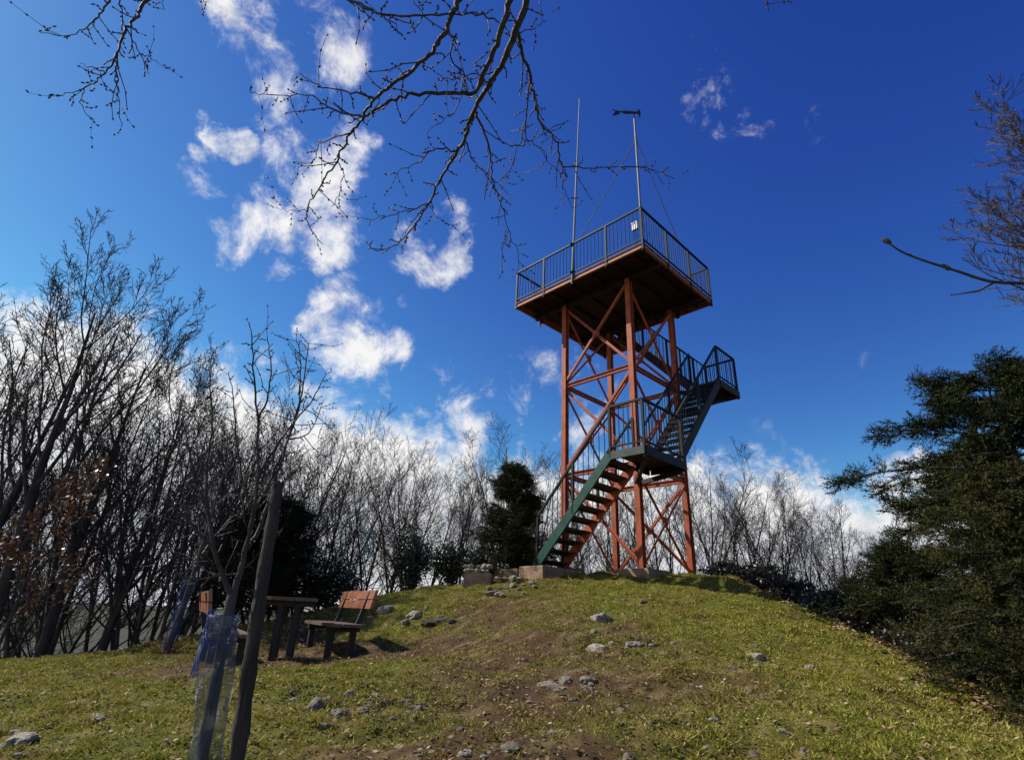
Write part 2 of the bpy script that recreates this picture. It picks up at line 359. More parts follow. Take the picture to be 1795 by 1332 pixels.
# platform: main deck plus the strip where the last flight arrives
SA, SB, TA, TB, TC, SN = -2.33, 2.12, -1.95, 1.66, 2.56, -1.1
deck = MB()
nb = 9
for i in range(nb):                                        # checker plates laid side by side
    x0 = SA+.03+(SB-SA-.06)*i/nb; x1 = SA+.03+(SB-SA-.06)*(i+1)/nb-.006
    deck.box((x0, TA+.03, ZP-.03), (x1, (TC if x1 < SN else TB)-.03, ZP))
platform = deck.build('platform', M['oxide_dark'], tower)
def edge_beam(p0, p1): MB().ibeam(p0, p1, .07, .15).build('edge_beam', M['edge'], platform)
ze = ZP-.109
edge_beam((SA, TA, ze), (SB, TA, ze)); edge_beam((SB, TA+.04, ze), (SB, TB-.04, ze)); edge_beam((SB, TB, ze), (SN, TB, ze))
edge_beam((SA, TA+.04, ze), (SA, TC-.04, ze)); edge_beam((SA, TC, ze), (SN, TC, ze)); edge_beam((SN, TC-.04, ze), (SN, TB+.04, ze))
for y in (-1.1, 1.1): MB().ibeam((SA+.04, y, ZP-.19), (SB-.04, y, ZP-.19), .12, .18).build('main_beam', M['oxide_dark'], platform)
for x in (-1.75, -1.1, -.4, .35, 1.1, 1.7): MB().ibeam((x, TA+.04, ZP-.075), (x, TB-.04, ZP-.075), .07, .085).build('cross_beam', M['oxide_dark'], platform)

_bal = MB().tube([(0, 0, 0), (0, 0, 1)], .0085, 6).mesh('baluster', M['rail'])
def railing(p0, p1, bays, h=1.08, name='railing', skip_first=False, drop=.22, skip_last=False, gap=.10, spacing=.115):
    """flat-bar railing between two floor points, sloping with them"""
    p0 = Vector(p0); p1 = Vector(p1); d = p1-p0; hd = Vector((d.x, d.y, 0)); side = Vector((-hd.y, hd.x, 0)).normalized(); up = Vector((0, 0, 1))
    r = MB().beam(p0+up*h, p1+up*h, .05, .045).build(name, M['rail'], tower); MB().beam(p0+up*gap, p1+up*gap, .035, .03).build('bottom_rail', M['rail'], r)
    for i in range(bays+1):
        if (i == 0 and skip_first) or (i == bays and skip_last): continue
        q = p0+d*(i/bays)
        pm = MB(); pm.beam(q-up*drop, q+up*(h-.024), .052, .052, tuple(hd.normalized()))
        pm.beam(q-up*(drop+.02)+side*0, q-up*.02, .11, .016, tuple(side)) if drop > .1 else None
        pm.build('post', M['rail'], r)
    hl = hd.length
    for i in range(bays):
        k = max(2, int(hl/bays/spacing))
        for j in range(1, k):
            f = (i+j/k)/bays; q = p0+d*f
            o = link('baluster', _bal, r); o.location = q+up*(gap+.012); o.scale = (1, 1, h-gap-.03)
    return r
railing((SA, TA, ZP), (SB, TA, ZP), 4)
railing((SB, TA, ZP), (SB, TB, ZP), 3, skip_first=True)
railing((SA, TA, ZP), (SA, TC, ZP), 4, skip_first=True)
railing((SA, TC, ZP), (SN, TC, ZP), 1, skip_first=True)
railing((SB, TB, ZP), (SN, TB, ZP), 3, skip_first=True)
for y in (TA+1.13*1, TA+1.13*2, TA+1.13*3):                # rounded bracket ends under the far edge
    MB().tube([(SA-.03, y, ZP-.19), (SA-.07, y, ZP-.25), (SA-.05, y, ZP-.32), (SA, y, ZP-.36)], [.03, .035, .03, .012], 6).build('bracket', M['edge'], tower)

# stairs ------------------------------------------------------
def stringer(name, p0, p1, m, wd=.05, ht=.20):
    return MB().beam(p0, p1, wd, ht).build(name, m, tower)
def flight(p0, p1, across, n, smat0, smat1, tread_m, grating=False):
    """p0/p1 bottom and top of the first stringer centre line; across: vector to the second"""
    p0 = Vector(p0); p1 = Vector(p1); ac = Vector(across); d = p1-p0; hd = Vector((d.x, d.y, 0)).normalized(); an = ac.normalized(); wl = ac.length
    stringer('stringer', p0, p1, smat0); stringer('stringer', p0+ac, p1+ac, smat1)
    for i in range(n):
        q = p0+d*((i+.5)/n)+Vector((0, 0, .02)); a0 = q+an*.028; a1 = q+ac-an*.028
        tm = MB()
        if grating:
            for j in range(6): tm.beam(a0+hd*(-.11+.044*j), a1+hd*(-.11+.044*j), .008, .03)
            for j in range(5):
                e = a0.lerp(a1, (j+.5)/5); tm.beam(e-hd*.106, e+hd*.106, .008, .022)
        else:
            tm.beam(a0, a1, .25, .035); tm.beam(a0-hd*.118-Vector((0, 0, .04)), a1-hd*.118-Vector((0, 0, .04)), .012, .05)
        tm.build('tread', tread_m, tower)
ZL1, ZL2 = 3.22, 6.08
# flight 1 along the lit face
flight((-.55, -2.75, Z0-.02), (1.50, -2.75, ZL1-.06), (0, .89, 0), 10, M['green'], M['oxide'], M['oxide_dark'])
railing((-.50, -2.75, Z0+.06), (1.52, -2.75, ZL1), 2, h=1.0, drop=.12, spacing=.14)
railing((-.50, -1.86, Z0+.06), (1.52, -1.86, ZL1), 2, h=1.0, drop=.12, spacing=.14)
# landing 1
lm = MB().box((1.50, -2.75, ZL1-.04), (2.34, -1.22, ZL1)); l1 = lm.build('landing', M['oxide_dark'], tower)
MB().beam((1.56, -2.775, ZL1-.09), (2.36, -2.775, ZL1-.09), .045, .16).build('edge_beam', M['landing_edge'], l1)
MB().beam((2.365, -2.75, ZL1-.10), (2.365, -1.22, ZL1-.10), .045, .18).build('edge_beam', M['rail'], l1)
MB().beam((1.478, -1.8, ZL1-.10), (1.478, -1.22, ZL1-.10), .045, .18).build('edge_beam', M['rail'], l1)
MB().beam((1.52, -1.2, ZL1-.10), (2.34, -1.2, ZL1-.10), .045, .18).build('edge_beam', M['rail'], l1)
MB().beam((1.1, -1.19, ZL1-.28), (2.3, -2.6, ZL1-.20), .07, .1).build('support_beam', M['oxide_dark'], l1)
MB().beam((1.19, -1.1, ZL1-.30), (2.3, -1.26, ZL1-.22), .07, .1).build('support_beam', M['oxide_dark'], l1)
railing((1.52, -2.75, ZL1), (2.34, -2.75, ZL1), 1, h=1.0, skip_first=True)
railing((2.34, -2.75, ZL1), (2.34, -1.22, ZL1), 1, h=1.0, skip_first=True)
# flight 2 round the corner, rising away
flight((2.20, -1.22, ZL1-.06), (2.20, 1.40, ZL2-.06), (-.80, 0, 0), 13, M['oxide_dark'], M['oxide'], M['rail'], grating=True)
railing((2.20, -1.22, ZL1), (2.20, 1.40, ZL2), 2, h=1.0, skip_first=True, drop=.1)
railing((1.40, -1.22, ZL1), (1.40, 1.40, ZL2), 2, h=1.0, drop=.1)
# landing 2
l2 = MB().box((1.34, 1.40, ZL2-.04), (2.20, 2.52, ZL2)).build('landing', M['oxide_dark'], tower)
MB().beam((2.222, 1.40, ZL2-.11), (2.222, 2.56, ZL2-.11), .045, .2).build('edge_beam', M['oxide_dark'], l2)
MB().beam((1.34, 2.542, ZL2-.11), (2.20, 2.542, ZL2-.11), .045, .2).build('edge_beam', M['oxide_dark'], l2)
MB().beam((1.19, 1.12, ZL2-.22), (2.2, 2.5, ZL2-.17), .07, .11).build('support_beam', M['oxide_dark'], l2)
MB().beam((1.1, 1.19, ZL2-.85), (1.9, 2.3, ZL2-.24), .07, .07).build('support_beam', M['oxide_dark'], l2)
railing((2.20, 1.40, ZL2), (2.20, 2.52, ZL2), 1, h=1.0, skip_first=True)
railing((2.20, 2.52, ZL2), (1.34, 2.52, ZL2), 1, h=1.0, skip_first=True)
# flight 3 back up to the deck
flight((1.34, 1.74, ZL2-.06), (-1.06, 1.74, ZP-.10), (0, .78, 0), 12, M['oxide_dark'], M['oxide_dark'], M['rail'], grating=True)
railing((1.34, 2.52, ZL2), (-1.06, 2.52, ZP), 3, h=1.0, skip_first=True, drop=.1)
railing((1.34, 1.74, ZL2), (-1.06, 1.74, ZP), 3, h=1.0, drop=.1, skip_last=True)

TW = Matrix.Translation((3.05, 14.1, 0)) @ Matrix.Rotation(R(-46), 4, 'Z')
def tw(s, t_, z): return TW @ Vector((s, t_, z))
# tall bare pole clamped to the lit side of the railing
pole = empty('antenna_pole', tw(-.12, TA-.045, ZP-.3))
tag(pole, 'tall thin steel pole clamped to the middle of the platform railing', 'pole')
MB().tube([(0, 0, 0), (.08, 0, 2.2), (.16, 0, 4.4)], [.032, .03, .026], 8).build('lower_tube', M['steel'], pole)
MB().tube([(.158, 0, 4.35), (.26, 0, 7.15)], [.019, .017], 8).build('upper_tube', M['steel'], pole)
for z in (.35, 1.3): MB().box((-.05, -.05, z), (.06, .06, z+.05)).build('clamp', M['rail'], pole)
# wind vane on its mast with two stays
vane = empty('wind_vane', tw(SB, TA, ZP+1.1))
tag(vane, 'black fish-tailed wind vane on a stayed mast at the platform corner', 'wind vane')
MB().tube([(0, 0, 0), (-.01, 0, 3.2)], [.03, .026], 8).build('mast', M['steel'], vane)
MB().tube([(-.01, 0, 3.2), (-.01, 0, 3.42)], .012, 6).build('spindle', M['black'], vane)
vb = MB()
vb.tube([(-.42, .06, 3.46), (-.25, .03, 3.40), (-.02, 0, 3.36), (.12, -.02, 3.35)], [.012, .05, .035, .03], 6)
vb.build('body', M['black'], vane)
def plate(pts, n, th=.012):
    m = MB(); n = Vector(n).normalized()*th/2; k = len(pts); vs = [Vector(p)-n for p in pts]+[Vector(p)+n for p in pts]
    m.add(vs, [tuple(range(k-1, -1, -1)), tuple(range(k, 2*k))]+[(i, (i+1) % k, (i+1) % k+k, i+k) for i in range(k)]); return m
plate([(-.38, .05, 3.44), (-.62, .09, 3.56), (-.52, .07, 3.46), (-.62, .09, 3.30), (-.42, .06, 3.34)], (.15, 1, 0)).build('tail', M['black'], vane)
plate([(.06, -.01, 3.36), (.13, -.02, 3.50), (.17, -.03, 3.36), (.15, -.03, 3.10), (.10, -.02, 3.28)], (.15, 1, 0)).build('blade', M['black'], vane)
vl = tw(SB, TA, ZP+1.1)
for e in (tw(.12, TA, ZP+1.1), tw(SB, -.04, ZP+1.1)):
    MB().tube([Vector((0, 0, 2.35)), e-vl], .012, 6).build('stay', M['steel'], vane)
# small white box with cables inside the corner of the rail
bxr = empty('junction_box', tw(1.9, TA+.07, ZP+.62))
tag(bxr, 'small white junction box with dangling cables at the corner of the railing', 'box')
bxr.rotation_euler = (0, 0, R(-46))
MB().box((-.09, -.04, -.09), (.09, .05, .13)).build('housing', M['white'], bxr); MB().box((-.095, -.05, .10), (.095, .055, .135)).build('lid', M['white'], bxr)
for k in range(3): MB().tube([(-.05+.05*k, 0, -.09), (-.07+.06*k, .02, -.25), (-.02+.03*k, .03, -.42), (-.06+.05*k, .02, -.60)], .007, 5).build('cable', M['cable'], bxr)

# concrete footings and the stone-topped wall by the stair foot
def slab(name, pts, z0, z1, m, label, cat, jit=.02):
    m_ = MB(); k = len(pts); random.seed(len(label))
    c = Vector((sum(p[0] for p in pts)/k, sum(p[1] for p in pts)/k))
    base = Vector((c.x, c.y, z0))
    o = empty(name, base); vs = []
    for z, sh in ((z0, 1.03), (z1-.02, 1.0), (z1, .975)):
        for p in pts: vs.append(Vector((c.x+(p[0]-c.x)*sh+random.uniform(-jit, jit)*.3, c.y+(p[1]-c.y)*sh+random.uniform(-jit, jit)*.3, z+random.uniform(-jit, jit)*.4))-base)
    fs = [tuple(2*k+i for i in range(k))]
    for l in range(2): fs += [(l*k+i, l*k+(i+1) % k, (l+1)*k+(i+1) % k, (l+1)*k+i) for i in range(k)]
    o2 = m_.add(vs, fs).mesh(name, m); bpy.data.objects.remove(o)
    ob = link(name, o2); ob.location = base; return tag(ob, label, cat)
for (fx, fy), r_, wh in zip(CORN, (.26, .42, .28, .26), ('left', 'front', 'right', 'rear')):
    slab('tower_footing', [tuple(tw(fx+i_*r_, fy+j_*r_, 0)[:2]) for i_, j_ in ((-1, -1), (1, -1), (1, 1), (-1, 1))], .55, Z0, M['concrete'], 'concrete pad under the %s leg of the lookout tower' % wh, 'footing')
slab('stair_footing', [tuple(tw(s, t_, 0)[:2]) for s, t_ in ((-.85, -2.95), (-.15, -2.95), (-.15, -1.7), (-.85, -1.7))], .3, Z0-.03, M['concrete'], 'concrete block carrying the foot of the green-sided stairs', 'footing')
pw = hit(812, 1028); pe = hit(868, 1030)
slab('ramp_block', [tuple(tw(s, t_, 0)[:2]) for s, t_ in ((-1.75, -2.93), (-.87, -2.97), (-.87, -2.2), (-1.75, -2.2))], .2, Z0-.07, M['concrete'], 'sloping brown concrete block beside the stair footing', 'block')
bw = at_dist(814, 1010, 12.35); be = at_dist(860, 1008, 12.25)
slab('low_wall', [(bw.x, bw.y), (be.x, be.y), (be.x+.05, be.y+.45), (bw.x+.05, bw.y+.45)], .25, .80, M['concrete'], 'short brown masonry wall topped with loose pale stones', 'wall')

# ------------------------------------------------------------------ stones
def stone_mesh(seed, m, flat=.6):
    bm = bmesh.new(); bmesh.ops.create_icosphere(bm, subdivisions=3, radius=1); rs = np.random.default_rng(seed)
    dirs = [Vector(rs.normal(size=3)).normalized() for _ in range(9)]; offs = rs.uniform(.55, .9, 9)
    for v in bm.verts:
        n = v.co.normalized(); k = 1.0
        for d, o in zip(dirs, offs):
            q = n.dot(d)
            if q > .15: k = min(k, o/q)
        k *= 1+.10*math.sin(n.x*7+seed)*math.sin(n.y*6+seed*2)*math.sin(n.z*8)+rs.normal(0, .05)
        v.co = n*k; v.co.z *= flat
    me = bpy.data.meshes.new('stone'); bm.to_mesh(me); bm.free(); me.materials.append(m); return me
ST = {k: [stone_mesh(i+10*j, M[k], f) for i, f in enumerate((.55, .7, .45, .8))] for j, k in enumerate(('stone', 'stone_brown', 'stone_dark'))}
def put_stone(p, size, kind, i, label, group=None, sink=.55, name='stone', asp=1.0):
    o = link(name, ST[kind][i % 4]); rs = random.Random(i*7+3)
    o.location = (p[0], p[1], p[2]+size*.5*(.45-sink)); o.scale = (size*.5*asp, size*.5*rs.uniform(.7, 1.0), size*.5*rs.uniform(.75, 1.0)); o.rotation_euler = (rs.uniform(-.2, .2), rs.uniform(-.2, .2), rs.uniform(0, 6.28) if asp == 1 else rs.uniform(-.2, .2))
    return tag(o, label, 'rock' if size > .2 else 'stone', group)
sp = random.Random(5)
BIG = [(815, 1322, 40, 'stone', 'pale boulder at the bottom edge left of the tower axis'), (897, 1312, 46, 'stone_brown', 'flat brown boulder at the bottom edge next to a paler one'),
       (1238, 1310, 18, 'stone', 'single small pale stone low in the grass at bottom right of centre'), (1053, 1088, 44, 'stone', 'rounded pale boulder on the slope below the tower'),
       (1128, 1056, 24, 'stone_dark', 'small jagged dark rock just below the tower footing'), (1050, 1132, 62, 'stone', 'wide low grey outcrop in the middle of the slope'),
       (1112, 1130, 44, 'stone', 'craggy whitish rock right of the wide grey outcrop'), (1325, 1152, 34, 'stone', 'grey rock alone on the right-hand slope'),
       (1418, 1170, 20, 'stone', 'small pale rock farthest right on the slope'), (726, 1080, 46, 'stone', 'whitish boulder uphill of the bench'),
       (766, 1090, 56, 'stone_dark', 'dark hollow-looking rock beside the whitish boulder'), (676, 1072, 44, 'stone', 'flat pale slab of rock just right of the bench back'),
       (868, 1072, 20, 'stone_dark', 'little dark rock on the path to the stairs'), (978, 1198, 86, 'stone_brown', 'broad flat earthy outcrop on the middle of the slope'),
       (513, 1226, 28, 'stone', 'squarish light stone at the left end of the stone row'), (552, 1238, 46, 'stone_brown', 'flat slab in the stone row below the bench'),
       (595, 1250, 44, 'stone_brown', 'brownish slab lowest in the stone row below the bench'), (660, 1222, 28, 'stone', 'pale stone at the right part of the stone row'),
       (176, 1256, 30, 'stone', 'pale flat rock in the grass at far left'), (36, 1304, 50, 'stone', 'pale worn rock in the bottom left corner'), (655, 1052, 30, 'stone', 'pale rock by the bushes behind the bench'),
       (560, 1062, 40, 'stone', 'grey rock seen under the bench seat'), (735, 1030, 26, 'stone', 'grey rock in front of the bushes left of the wall'), (1100, 1330, 34, 'stone_brown', 'earthy rock at the bottom edge below the tower')]
for i, (x, y, s, k, lab) in enumerate(BIG):
    p = hit(x, y); D = p.length
    for j in range(3 if s > 30 else 0):
        q_ = hit(x+sp.gauss(0, s*.75), y+sp.gauss(2, s*.18)); put_stone(q_, s*D/1010*sp.uniform(.18, .42), k, i*3+j, 'broken stone lying against one of the larger rocks on the slope', 'fragments beside the rocks', sink=.5)
    put_stone(p, s*D/1150, k, i, lab, asp=1.25 if s > 50 else 1.0, sink=.85 if s > 60 else .55, name='rock' if s*D/1010 > .2 else 'stone')
for i in range(16):
    p = hit(500+random.uniform(0, 250), 1212+random.uniform(0, 40)); put_stone(p, random.uniform(.05, .17), random.choice(('stone_brown', 'stone_brown', 'stone')), i, 'small stone in the loose row across the grass below the bench', 'stones in the row below the bench')
for i in range(110):
    x, y = sp.uniform(480, 1420), sp.uniform(1030, 1325)
    if y < 1030+abs(x-1050)*.16: continue
    p = hit(x, y); put_stone(p, sp.choice((.03, .04, .04, .05, .06, .08, .11)), sp.choice(('stone', 'stone_brown', 'stone_brown')), i, 'small stone lying loose on the grassy slope', 'loose stones on the slope')
for i in range(70):
    x, y = sp.uniform(0, 480), sp.uniform(1150, 1325)
    p = hit(x, y); put_stone(p, sp.choice((.03, .04, .05, .07)), sp.choice(('stone', 'stone_brown')), i, 'small stone in the grass on the left of the picture', 'loose stones on the left lawn')
for i in range(17):                                         # loose stones heaped on and beside the low wall
    f = i/16; p = bw.lerp(be, min(1, f*1.25)); s = sp.uniform(.13, .24)
    z = .80 if f < .8 else gz(p.x+.3, p.y)+.05
    if f >= .8: p = be+Vector(((f-.8)*2.6+.1, -.12, 0))
    put_stone((p.x+sp.uniform(-.03, .03), p.y+sp.uniform(.0, .3), z+(.1 if i % 3 == 0 and f < .8 else 0)), s, 'stone', i, 'pale stone heaped on the low wall by the stairs', 'stones heaped on the low wall', sink=.1)
for i in range(14):
    p = hit(sp.uniform(858, 950), sp.uniform(1024, 1046)); put_stone(p, sp.uniform(.08, .22), sp.choice(('stone', 'stone', 'stone_brown')), i, 'broken stone in the rubble in front of the stair footing', 'rubble at the stair footing', sink=.3)
for i in range(6):
    p = tw(-1.6+.28*i, -1.6, Z0-.02); put_stone((p.x, p.y, gz(p.x, p.y)+.12), sp.uniform(.16, .26), 'stone', i, 'pale stone behind the concrete blocks at the stair foot', 'stones behind the stair foot')

# ------------------------------------------------------------------ picnic set
def make_bench(name, loc, rz, label):
    """long axis local X, sitter faces local -Y... back at +Y"""
    o = empty(name, loc, rz); tag(o, label, 'bench', 'picnic benches')
    Lb = 1.85
    for i, y in enumerate((-.17, .0, .17)): MB().box((-Lb/2, y-.078, .43), (Lb/2, y+.078, .475)).build('seat_plank', M['plank_worn'], o)
    for z0, z1, y in ((.70, .825, .285), (.84, .965, .315)):
        m = MB(); m.add([(-Lb/2, y, z0), (Lb/2, y, z0), (Lb/2, y+.045, z0), (-Lb/2, y+.045, z0), (-Lb/2, y+.03, z1), (Lb/2, y+.03, z1), (Lb/2, y+.075, z1), (-Lb/2, y+.075, z1)],
              [(3, 2, 1, 0), (4, 5, 6, 7), (0, 1, 5, 4), (1, 2, 6, 5), (2, 3, 7, 6), (3, 0, 4, 7)]); m.build('back_plank', M['plank'], o)
    for x in (-.62, .62):
        MB().beam((x, .20, .40), (x, .37, .95), .07, .045, (1, 0, 0)).build('back_support', M['furn_leg'], o)
        MB().box((x-.04, -.24, .36), (x+.04, .26, .43)).build('seat_bearer', M['furn_leg'], o)
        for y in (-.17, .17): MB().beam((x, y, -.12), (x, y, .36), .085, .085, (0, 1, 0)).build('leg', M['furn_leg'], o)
    return o
bz = gz(-2.45, 9.85)
make_bench('bench', (-2.72, 9.75, -.70), R(120)+math.pi, 'wooden bench with sunlit orange backrest facing the picnic table')
make_bench('bench', (-3.84, 8.48, -.84), R(120), 'shaded wooden bench half hidden behind the netted young tree')
tb = empty('picnic_table', (-3.13, 8.85, -.78), R(106)); tag(tb, 'small dark wooden table on paired posts beside the bench', 'table')
for i in range(5): MB().box((-.55, -.36+.146*i, .84), (.55, -.36+.146*i+.138, .885)).build('top_plank', M['plank'] if i == 4 else M['plank_worn'], tb)  # left plank in brighter orange: its sunlit edge is put into the colour
for x in (-.34, .34):
    MB().box((x-.045, -.34, .765), (x+.045, .34, .838)).build('bearer', M['furn_leg'], tb)
    for y in (-.11, .11): MB().beam((x, y, -.1), (x, y, .765), .075, .075, (0, 1, 0)).build('leg', M['furn_leg'], tb)

# ------------------------------------------------------------------ grass, dead leaves
def scatter_grass(n):
    az = RNG.uniform(R(-46), R(45), n); D = 3.0+RNG.random(n)**.8*11.5
    x = D*np.sin(az); y = D*np.cos(az); c, e = ground_cols(x, y)
    keep = RNG.random(n) > np.clip(e*.85+(vnoise(x*5, y*5, 12)-.45)*.9, 0, .97)
    keep &= ~((np.abs(x-3.05) < 1.3) & (np.abs(y-14.1) < 1.3))
    x, y, c, D = x[keep], y[keep], c[keep], D[keep]; k = len(x); z = ground_arr(x, y)
    h = RNG.uniform(.010, .030, k)*(.55+.6*vnoise(x*3, y*3, 9)+1.5*np.clip(vnoise(x*9, y*9, 14)-.45, 0, 1)*2); wd_ = RNG.uniform(.0035, .0075, k)*(.65+D/10); a = RNG.uniform(0, 6.28, k); ln = RNG.uniform(.3, 1.8, k); b = RNG.uniform(0, 6.28, k)
    P = np.c_[x, y, z-.004]
    s = np.c_[np.cos(a), np.sin(a), np.zeros(k)]*wd_[:, None]; t_ = np.c_[np.cos(b)*ln*h, np.sin(b)*ln*h, h]
    V = np.stack([P-s, P+s, P+t_], 1).reshape(-1, 3); Fa = np.arange(3*k).reshape(-1, 3)
    pal = np.array([[.13, .15, .022], [.19, .17, .028], [.08, .10, .016], [.28, .22, .07], [.17, .11, .035], [.55, .47, .20]])
    pk = RNG.choice(6, k, p=[.22, .27, .16, .16, .11, .08]); col = (pal[pk]*.66+c*1.0)*np.array([1.0, 1.04, .75])
    return bulk_mesh('grass', V, Fa, M['grass'], np.repeat(col, 3, 0))
tag(link('grass', scatter_grass(520000)), 'short olive turf with straw and moss covering the slope', 'grass', kind='stuff')
def scatter_leaves(n, fx, name, label, size=(.02, .045)):
    x, y = fx(n); z = ground_arr(x, y); k = len(x); a = RNG.uniform(0, 6.28, k); s = RNG.uniform(*size, k); tl = RNG.uniform(-.9, .9, k); t2 = RNG.uniform(-.6, .6, k)
    e1 = np.c_[np.cos(a), np.sin(a), tl*.6]*s[:, None]; e2 = np.c_[-np.sin(a), np.cos(a), t2]*s[:, None]*.55; P = np.c_[x, y, z+.012+s*.3]
    V = np.stack([P-e1, P+e2, P+e1, P-e2], 1).reshape(-1, 3); Fa = np.arange(4*k).reshape(-1, 4)
    pal = np.array([[.20, .115, .055], [.28, .19, .11], [.13, .07, .035], [.38, .30, .20]]); col = pal[RNG.choice(4, k, p=[.35, .3, .25, .1])]
    return tag(link(name, bulk_mesh(name, V, Fa, M['litter'], np.repeat(col, 4, 0))), label, 'leaves', kind='stuff')
def f_right(n):
    t_ = RNG.random(n); q = [(1290, 1020, 12.9), (1400, 1062, 11.9), (1500, 1103, 10.8), (1600, 1150, 9.6), (1700, 1213, 8.2), (1795, 1288, 6.8)]
    pts = np.array([at_dist(*k)[:2] for k in q]); i = np.minimum((t_*5).astype(int), 4); f = t_*5-i; p = pts[i]*(1-f[:, None])+pts[i+1]*f[:, None]
    o = RNG.normal(.35, .45, n); return p[:, 0]+o, p[:, 1]+o*.3+RNG.normal(0, .3, n)
scatter_leaves(5500, f_right, 'leaf_litter', 'dead leaves gathered along the shaded right edge of the slope')
def f_left(n): return RNG.uniform(-14, -3, n), RNG.uniform(10.5, 19, n)
scatter_leaves(16000, f_left, 'leaf_litter', 'brown leaf litter on the woodland floor at the left', (.03, .06))
def f_lawn(n):
    az = RNG.uniform(R(-44), R(42), n); D = 3.5+RNG.random(n)*9.5; return D*np.sin(az), D*np.cos(az)
scatter_leaves(17000, f_lawn, 'fallen_leaves', 'tiny pale leaves and straw flecks strewn over the turf', (.008, .024))

wp = []
for i in range(190):
    x_, y_ = (sp.gauss(640, 120), sp.gauss(1225, 22)) if i < 50 else (sp.gauss(760, 40), sp.gauss(1090, 15)) if i < 85 else (sp.gauss(1080, 60), sp.gauss(1130, 16)) if i < 125 else (sp.uniform(0, 1795), sp.uniform(1100, 1330))
    p = hit(x_, y_)
    if p.length < 14: wp.append(np.array(p)[None]+RNG.normal(0, 1, (26, 3))*np.array([.055, .055, .008])+np.array([0, 0, .01]))
wp = np.concatenate(wp); k = len(wp); a_ = RNG.uniform(0, 6.283, k); ln_ = RNG.uniform(.015, .038, k); up_ = RNG.uniform(.2, 1.0, k)
e1 = np.c_[np.cos(a_), np.sin(a_), up_]*ln_[:, None]; e2 = np.c_[-np.sin(a_), np.cos(a_), np.zeros(k)]*ln_[:, None]*.28
V = np.stack([wp, wp+e1*.5+e2, wp+e1, wp+e1*.5-e2], 1).reshape(-1, 3)
wc = np.array([[.07, .085, .018], [.11, .115, .025], [.09, .06, .03], [.17, .12, .055]])[RNG.choice(4, k, p=[.35, .25, .25, .15])]
tag(link('weeds', bulk_mesh('weeds', V, np.arange(4*k).reshape(-1, 4), M['litter'], np.repeat(wc, 4, 0))), 'dark low weeds and moss tufts among the stones', 'weeds', kind='stuff')

# ------------------------------------------------------------------ bare trees
H0 = 8.0
class Tree:
    def __init__(s, seed): s.rs = random.Random(seed); s.big = MB(); s.fine = MB()
    def branch(s, p, d, ln, r0, r1, lvl, P, fine):
        rs = s.rs; n = P['seg'][lvl]; pts = [p.copy()]; rad = [r0]; dd = d.normalized(); st = ln/n
        for i in range(n):
            dd = (dd+Vector((rs.gauss(0, 1), rs.gauss(0, 1), rs.gauss(0, 1)))*P['wander'][lvl]+Vector((0, 0, P['up'][lvl]))).normalized()
            pts.append(pts[-1]+dd*st); rad.append(r0+(r1-r0)*((i+1)/n)**.8)
        (s.fine if fine else s.big).tube(pts, rad, P['sides'][lvl], cap=False)
        if lvl+1 >= len(P['seg']): return
        k = P['kids'][lvl]; k = max(1, int(round(k*rs.uniform(.8, 1.2))))
        f0 = P['start'][lvl]
        for j in range(k):
            f = f0+(1-f0)*((j+rs.random())/k); f = min(f, .985); q = f*n; i = min(int(q), n-1); base = pts[i].lerp(pts[i+1], q-i)
            t_ = (pts[i+1]-pts[i]).normalized(); ax = t_.orthogonal().normalized(); ax.rotate(Matrix.Rotation(rs.uniform(0, 6.28), 3, t_))
            ang = R(rs.uniform(*P['ang'][lvl])); nd = (t_*math.cos(ang)+ax*math.sin(ang))
            rr = rad[i]+(rad[i+1]-rad[i])*(q-i)
            cl = ln*P['ratio'][lvl]*(1-.55*f)*rs.uniform(.7, 1.25); cr_ = max(P['rmin'], rr*rs.uniform(.45, .68))
            s.branch(base, nd, cl, cr_, max(P['rmin']*.75, cr_*.3), lvl+1, P, lvl+1 >= 2)
    def norm(s):
        k = H0/max(v[2] for v in s.big.v+s.fine.v)
        for m_ in (s.big, s.fine): m_.v = [(a*k, b*k, c*k) for a, b, c in m_.v]
    def meshes(s, nm): s.norm(); return s.big.mesh(nm+'_trunk', M['bark'], True), s.fine.mesh(nm+'_crown', M['bark_fine'])
def P_pole(): return dict(seg=(9, 6, 4, 3), wander=(.03, .07, .11, .14), up=(.03, .14, .10, .06), sides=(7, 5, 3, 3), kids=(17, 8, 6), start=(.22, .2, .15), ang=((20, 40), (25, 48), (25, 55)), ratio=(.42, .55, .55), rmin=.006)
def P_beech(): return dict(seg=(9, 8, 5, 4, 3), wander=(.035, .07, .10, .13, .15), up=(.02, .11, .10, .07, .05), sides=(9, 6, 4, 3, 3), kids=(13, 9, 6, 5), start=(.2, .2, .15, .1), ang=((22, 42), (22, 45), (25, 50), (25, 55)), ratio=(.60, .5, .5, .5), rmin=.006)
PROTO = {'pole': [], 'spread': [], 'beech': []}
for k in range(5):
    T_ = Tree(100+k); T_.branch(Vector((0, 0, -.5)), Vector((T_.rs.uniform(-.06, .06), T_.rs.uniform(-.06, .06), 1)), H0, .085, .014, 0, P_pole(), False); PROTO['pole'].append(T_.meshes('pole%d' % k))
